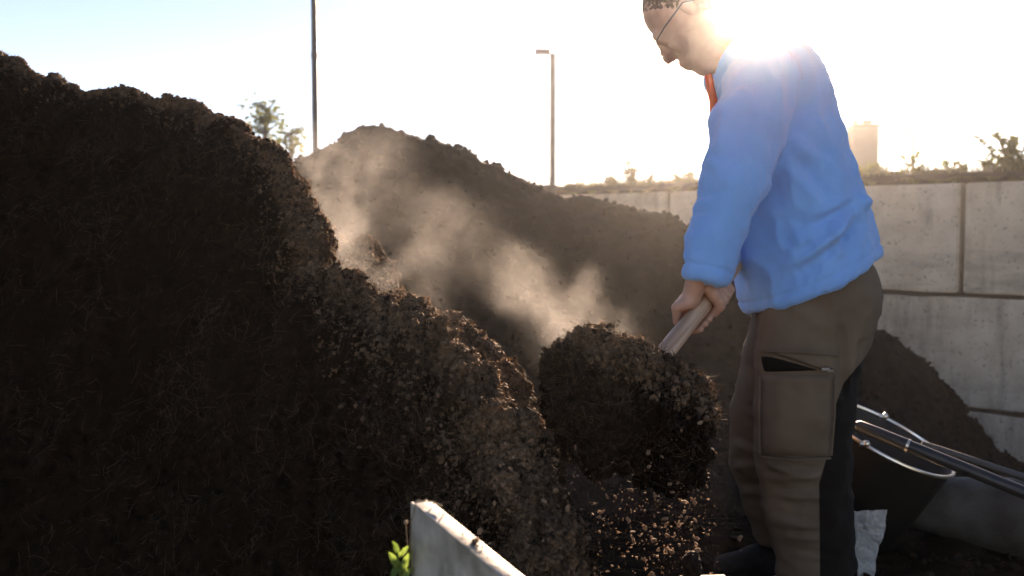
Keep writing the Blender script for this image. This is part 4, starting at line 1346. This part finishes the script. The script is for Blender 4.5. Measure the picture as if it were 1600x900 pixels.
# --------------------------------------------------- lamp posts, mast, tower, tree
def lamp_post(px, Y, hgt, label, arm=-.19, k=1.0):
    b = np.array([(px - 800) / FPX * Y, Y, -.6])
    root = empty('lamp_post', b)
    tag(root, label, 'lamp post', 'lamp posts beyond the yard')
    MB().tube([b + [0, 0, 0], b + [0, 0, 1.3], b + [0, 0, 1.32], b + [0, 0, hgt]], [.055 * k, .055 * k, .046 * k, .038 * k], 14).build('pole', M['steel'], root)
    MB().tube([b + [0, 0, hgt - .02], b + [arm * .4, 0, hgt + .02], b + [arm * .5, 0, hgt + .015]], .016 * k, 8).build('arm', M['steel'], root)
    MB().box(b + [arm * .75, 0, hgt + .02], (.10 * k, .06 * k, .03 * k)).build('lamp_head', M['lamp'], root, bevel=.006)
    MB().box(b + [arm * .75, 0, hgt + .02 - .03 * k - .0025], (.06 * k, .035 * k, .002)).build('lamp_glass', M['glass'], root)
    return root, b
r1, b1 = lamp_post(863, 10, 1.6 + (360 - 88) / FPX * 10, 'slim lamp post with its lamp head showing, right of the far heap', -.135, .74)
r2, b2 = lamp_post(495, 8, 3.6, 'tall lamp post cut off by the top edge, left of the far heap', -.12, .6)
zc_ = 1 + (360 - 90) / FPX * 8
MB().tube([b2 + [0, 0, zc_ + .6 - .02], b2 + [0, 0, zc_ + .6 + .02]], .029, 14).build('clamp', M['steel'], r2)
mb_ = on_bank(1423, 3); Ym = 15
mbase = np.array([(1423 - 800) / FPX * Ym, Ym, -.6])
mast = empty('mast', mbase)
tag(mast, 'thin faint mast in the distance right of the concrete tower', 'mast')
MB().tube([mbase, mbase + [0, 0, 1.6 + (360 - 204) / FPX * Ym]], [.028, .022], 8).build('pole', M['steel'], mast)
MB().box(mbase + [-.15, 0, 1.6 + (360 - 206) / FPX * Ym], (.11, .03, .025)).build('lamp_head', M['lamp'], mast, bevel=.02)
Yt = 12.5
tb = np.array([(1344 - 800) / FPX * Yt, Yt, -.6])
tower = empty('tower', tb)
tag(tower, 'squat square concrete tower in the distance behind the wall', 'tower')
th_ = 1.6 + (360 - 192) / FPX * Yt
MB().box(tb + [0, 0, th_ / 2 - .04], (.156, .156, th_ / 2 - .04)).build('shaft', M['tower'], tower, bevel=.03)
MB().box(tb + [0, 0, th_ - .06], (.168, .168, .024)).build('parapet', M['tower'], tower, bevel=.02)
for dx in (-.095, .015, .08):
    MB().box(tb + [dx, 0, th_ + .0], (.024, .06, .028)).build('roof_vent', M['tower'], tower, bevel=.02)
MB().box(tb + [.20, 0, th_ * .36], (.043, .12, th_ * .36)).build('annex', M['tower'], tower, bevel=.02)

def small_tree(px, Y, top, label, seed, wd):
    rr = random.Random(seed)
    b = np.array([(px - 800) / FPX * Y, Y, -.6])
    H = (360 - top) / FPX * Y + 1.6
    root = empty('tree', b); tag(root, label, 'tree')
    tk = MB(); fo = MB()
    tk.tube([b, b + [.05, 0, H * .4], b + [-.03, 0, H * .7], b + [0, 0, H * .97]], [.09, .07, .045, .012], 8)
    for k in range(30):
        z = H * (rr.uniform(.5, .97) if k % 3 else rr.uniform(.8, .97)); a = rr.uniform(0, 6.28); L = wd * rr.uniform(.4, 1.0) * (1.15 - z / H * .6)
        s = b + np.array([0, 0, z]); e = s + np.array([math.cos(a) * L, math.sin(a) * L, L * rr.uniform(.2, .7)])
        tk.tube([s, (s + e) / 2 + [0, 0, .03], e], [.022, .014, .005], 5)
        for q_ in range(15):
            c = s + (e - s) * rr.uniform(.35, 1.05) + np.array([rr.gauss(0, .09) for _ in range(3)])
            leaf_shape(fo, c, np.array([rr.gauss(0, 1), rr.gauss(0, 1), rr.uniform(-.4, .6)]), rr.uniform(.05, .11), rr.uniform(.016, .030), np.array([rr.gauss(0, 1), rr.gauss(0, 1), 1.0]))
    tk.build('trunk', M['bark'], root); fo.build('crown', M['leaf'], root)
small_tree(418, 14, 150, 'sparse young tree rising beyond the shoulder of the near heap', 3, .45)
small_tree(458, 15, 198, 'lower young tree between the sparse tree and the lamp post', 5, .5)

# --------------------------------------------------- steam
def steam():
    lo, hi = np.array([-1.05, 2.35, .40]), np.array([.70, 3.75, 1.62])
    c = (lo + hi) / 2; hf = (hi - lo) / 2
    mb = MB().box((0, 0, 0), hf)
    m = bpy.data.materials.new('steam'); m.use_nodes = True
    t = m.node_tree; t.nodes.remove(t.nodes['Principled BSDF'])
    pv = t.nodes.new('ShaderNodeVolumePrincipled')
    pv.inputs['Color'].default_value = (.96, .94, .92, 1); pv.inputs['Anisotropy'].default_value = .6
    t.links.new(pv.outputs[0], t.nodes['Material Output'].inputs['Volume'])
    tc = t.nodes.new('ShaderNodeTexCoord')
    wn = t.nodes.new('ShaderNodeTexNoise'); wn.inputs['Scale'].default_value = 3.4; wn.inputs['Detail'].default_value = 5
    t.links.new(tc.outputs['Object'], wn.inputs['Vector'])
    sb_ = t.nodes.new('ShaderNodeVectorMath'); sb_.operation = 'SUBTRACT'; sb_.inputs[1].default_value = (.5, .5, .5)
    t.links.new(wn.outputs['Color'], sb_.inputs[0])
    sc = t.nodes.new('ShaderNodeVectorMath'); sc.operation = 'MULTIPLY'; sc.inputs[1].default_value = (.32, .32, .42)
    t.links.new(sb_.outputs[0], sc.inputs[0])
    ad = t.nodes.new('ShaderNodeVectorMath'); ad.operation = 'ADD'
    t.links.new(tc.outputs['Object'], ad.inputs[0]); t.links.new(sc.outputs[0], ad.inputs[1])
    tot = None
    #        px   py   depth  rx   ry  rz   strength
    puffs = [(500, 285, 2.95, .09, .20, .17, 1.0), (530, 370, 2.80, .10, .18, .16, 1.2), (590, 300, 3.2, .17, .22, .20, .32), (570, 232, 3.3, .12, .2, .10, .40), (600, 440, 2.72, .14, .12, .07, .9),
             (700, 370, 3.1, .17, .24, .16, .42), (800, 440, 2.9, .13, .22, .11, .85), (870, 490, 2.75, .14, .22, .10, .95), (940, 525, 2.6, .14, .2, .055, .8), (660, 500, 2.62, .10, .1, .05, .55)]
    for px, py, Y, rx, ry, rz_, st_ in puffs:
        p = P(px, py, Y) - c
        s1 = t.nodes.new('ShaderNodeVectorMath'); s1.operation = 'SUBTRACT'; s1.inputs[1].default_value = p
        t.links.new(ad.outputs[0], s1.inputs[0])
        s2 = t.nodes.new('ShaderNodeVectorMath'); s2.operation = 'DIVIDE'; s2.inputs[1].default_value = (rx, ry, rz_)
        t.links.new(s1.outputs[0], s2.inputs[0])
        dt = t.nodes.new('ShaderNodeVectorMath'); dt.operation = 'LENGTH'; t.links.new(s2.outputs[0], dt.inputs[0])
        mr = t.nodes.new('ShaderNodeMapRange'); mr.interpolation_type = 'SMOOTHERSTEP'
        mr.inputs['From Min'].default_value = 1.35; mr.inputs['From Max'].default_value = 0.0; mr.inputs['To Max'].default_value = st_
        t.links.new(dt.outputs['Value'], mr.inputs['Value'])
        if tot is None: tot = mr.outputs[0]
        else:
            a_ = t.nodes.new('ShaderNodeMath'); a_.operation = 'ADD'; t.links.new(tot, a_.inputs[0]); t.links.new(mr.outputs[0], a_.inputs[1]); tot = a_.outputs[0]
    n = t.nodes.new('ShaderNodeTexNoise'); n.inputs['Scale'].default_value = 10.0; n.inputs['Detail'].default_value = 9; n.inputs['Roughness'].default_value = .6; n.inputs['Distortion'].default_value = 1.0
    t.links.new(ad.outputs[0], n.inputs['Vector'])
    rm = t.nodes.new('ShaderNodeMapRange'); rm.inputs['From Min'].default_value = .38; rm.inputs['From Max'].default_value = .70; rm.inputs['To Max'].default_value = 1.25
    t.links.new(n.outputs['Fac'], rm.inputs['Value'])
    mu = t.nodes.new('ShaderNodeMath'); mu.operation = 'MULTIPLY'; t.links.new(tot, mu.inputs[0]); t.links.new(rm.outputs[0], mu.inputs[1])
    m2 = t.nodes.new('ShaderNodeMath'); m2.operation = 'MULTIPLY'; m2.inputs[1].default_value = STEAM; t.links.new(mu.outputs[0], m2.inputs[0])
    t.links.new(m2.outputs[0], pv.inputs['Density'])
    o = mb.build('steam', m, smooth=False)
    o.location = c
    tag(o, 'thin white steam drifting between the near heap and the far heap', 'steam', kind='stuff')
STEAM = 0.42
steam()

# --------------------------------------------------- haze
hz_ = MB().box((0, 90, 2.6), (152, 152, 4.4)).build('glare_haze', None, smooth=False)  # added air volume; its forward scatter imitates lens glare round the sun
m = bpy.data.materials.new('glare_haze_air'); m.use_nodes = True
t = m.node_tree; t.nodes.remove(t.nodes['Principled BSDF'])
pv = t.nodes.new('ShaderNodeVolumePrincipled')
pv.inputs['Color'].default_value = (.97, .96, .94, 1)
pv.inputs['Density'].default_value = HAZE_DENSITY; pv.inputs['Anisotropy'].default_value = HAZE_G
t.links.new(pv.outputs[0], t.nodes['Material Output'].inputs['Volume'])
hz_.data.materials.append(m)
tag(hz_, kind='stuff')
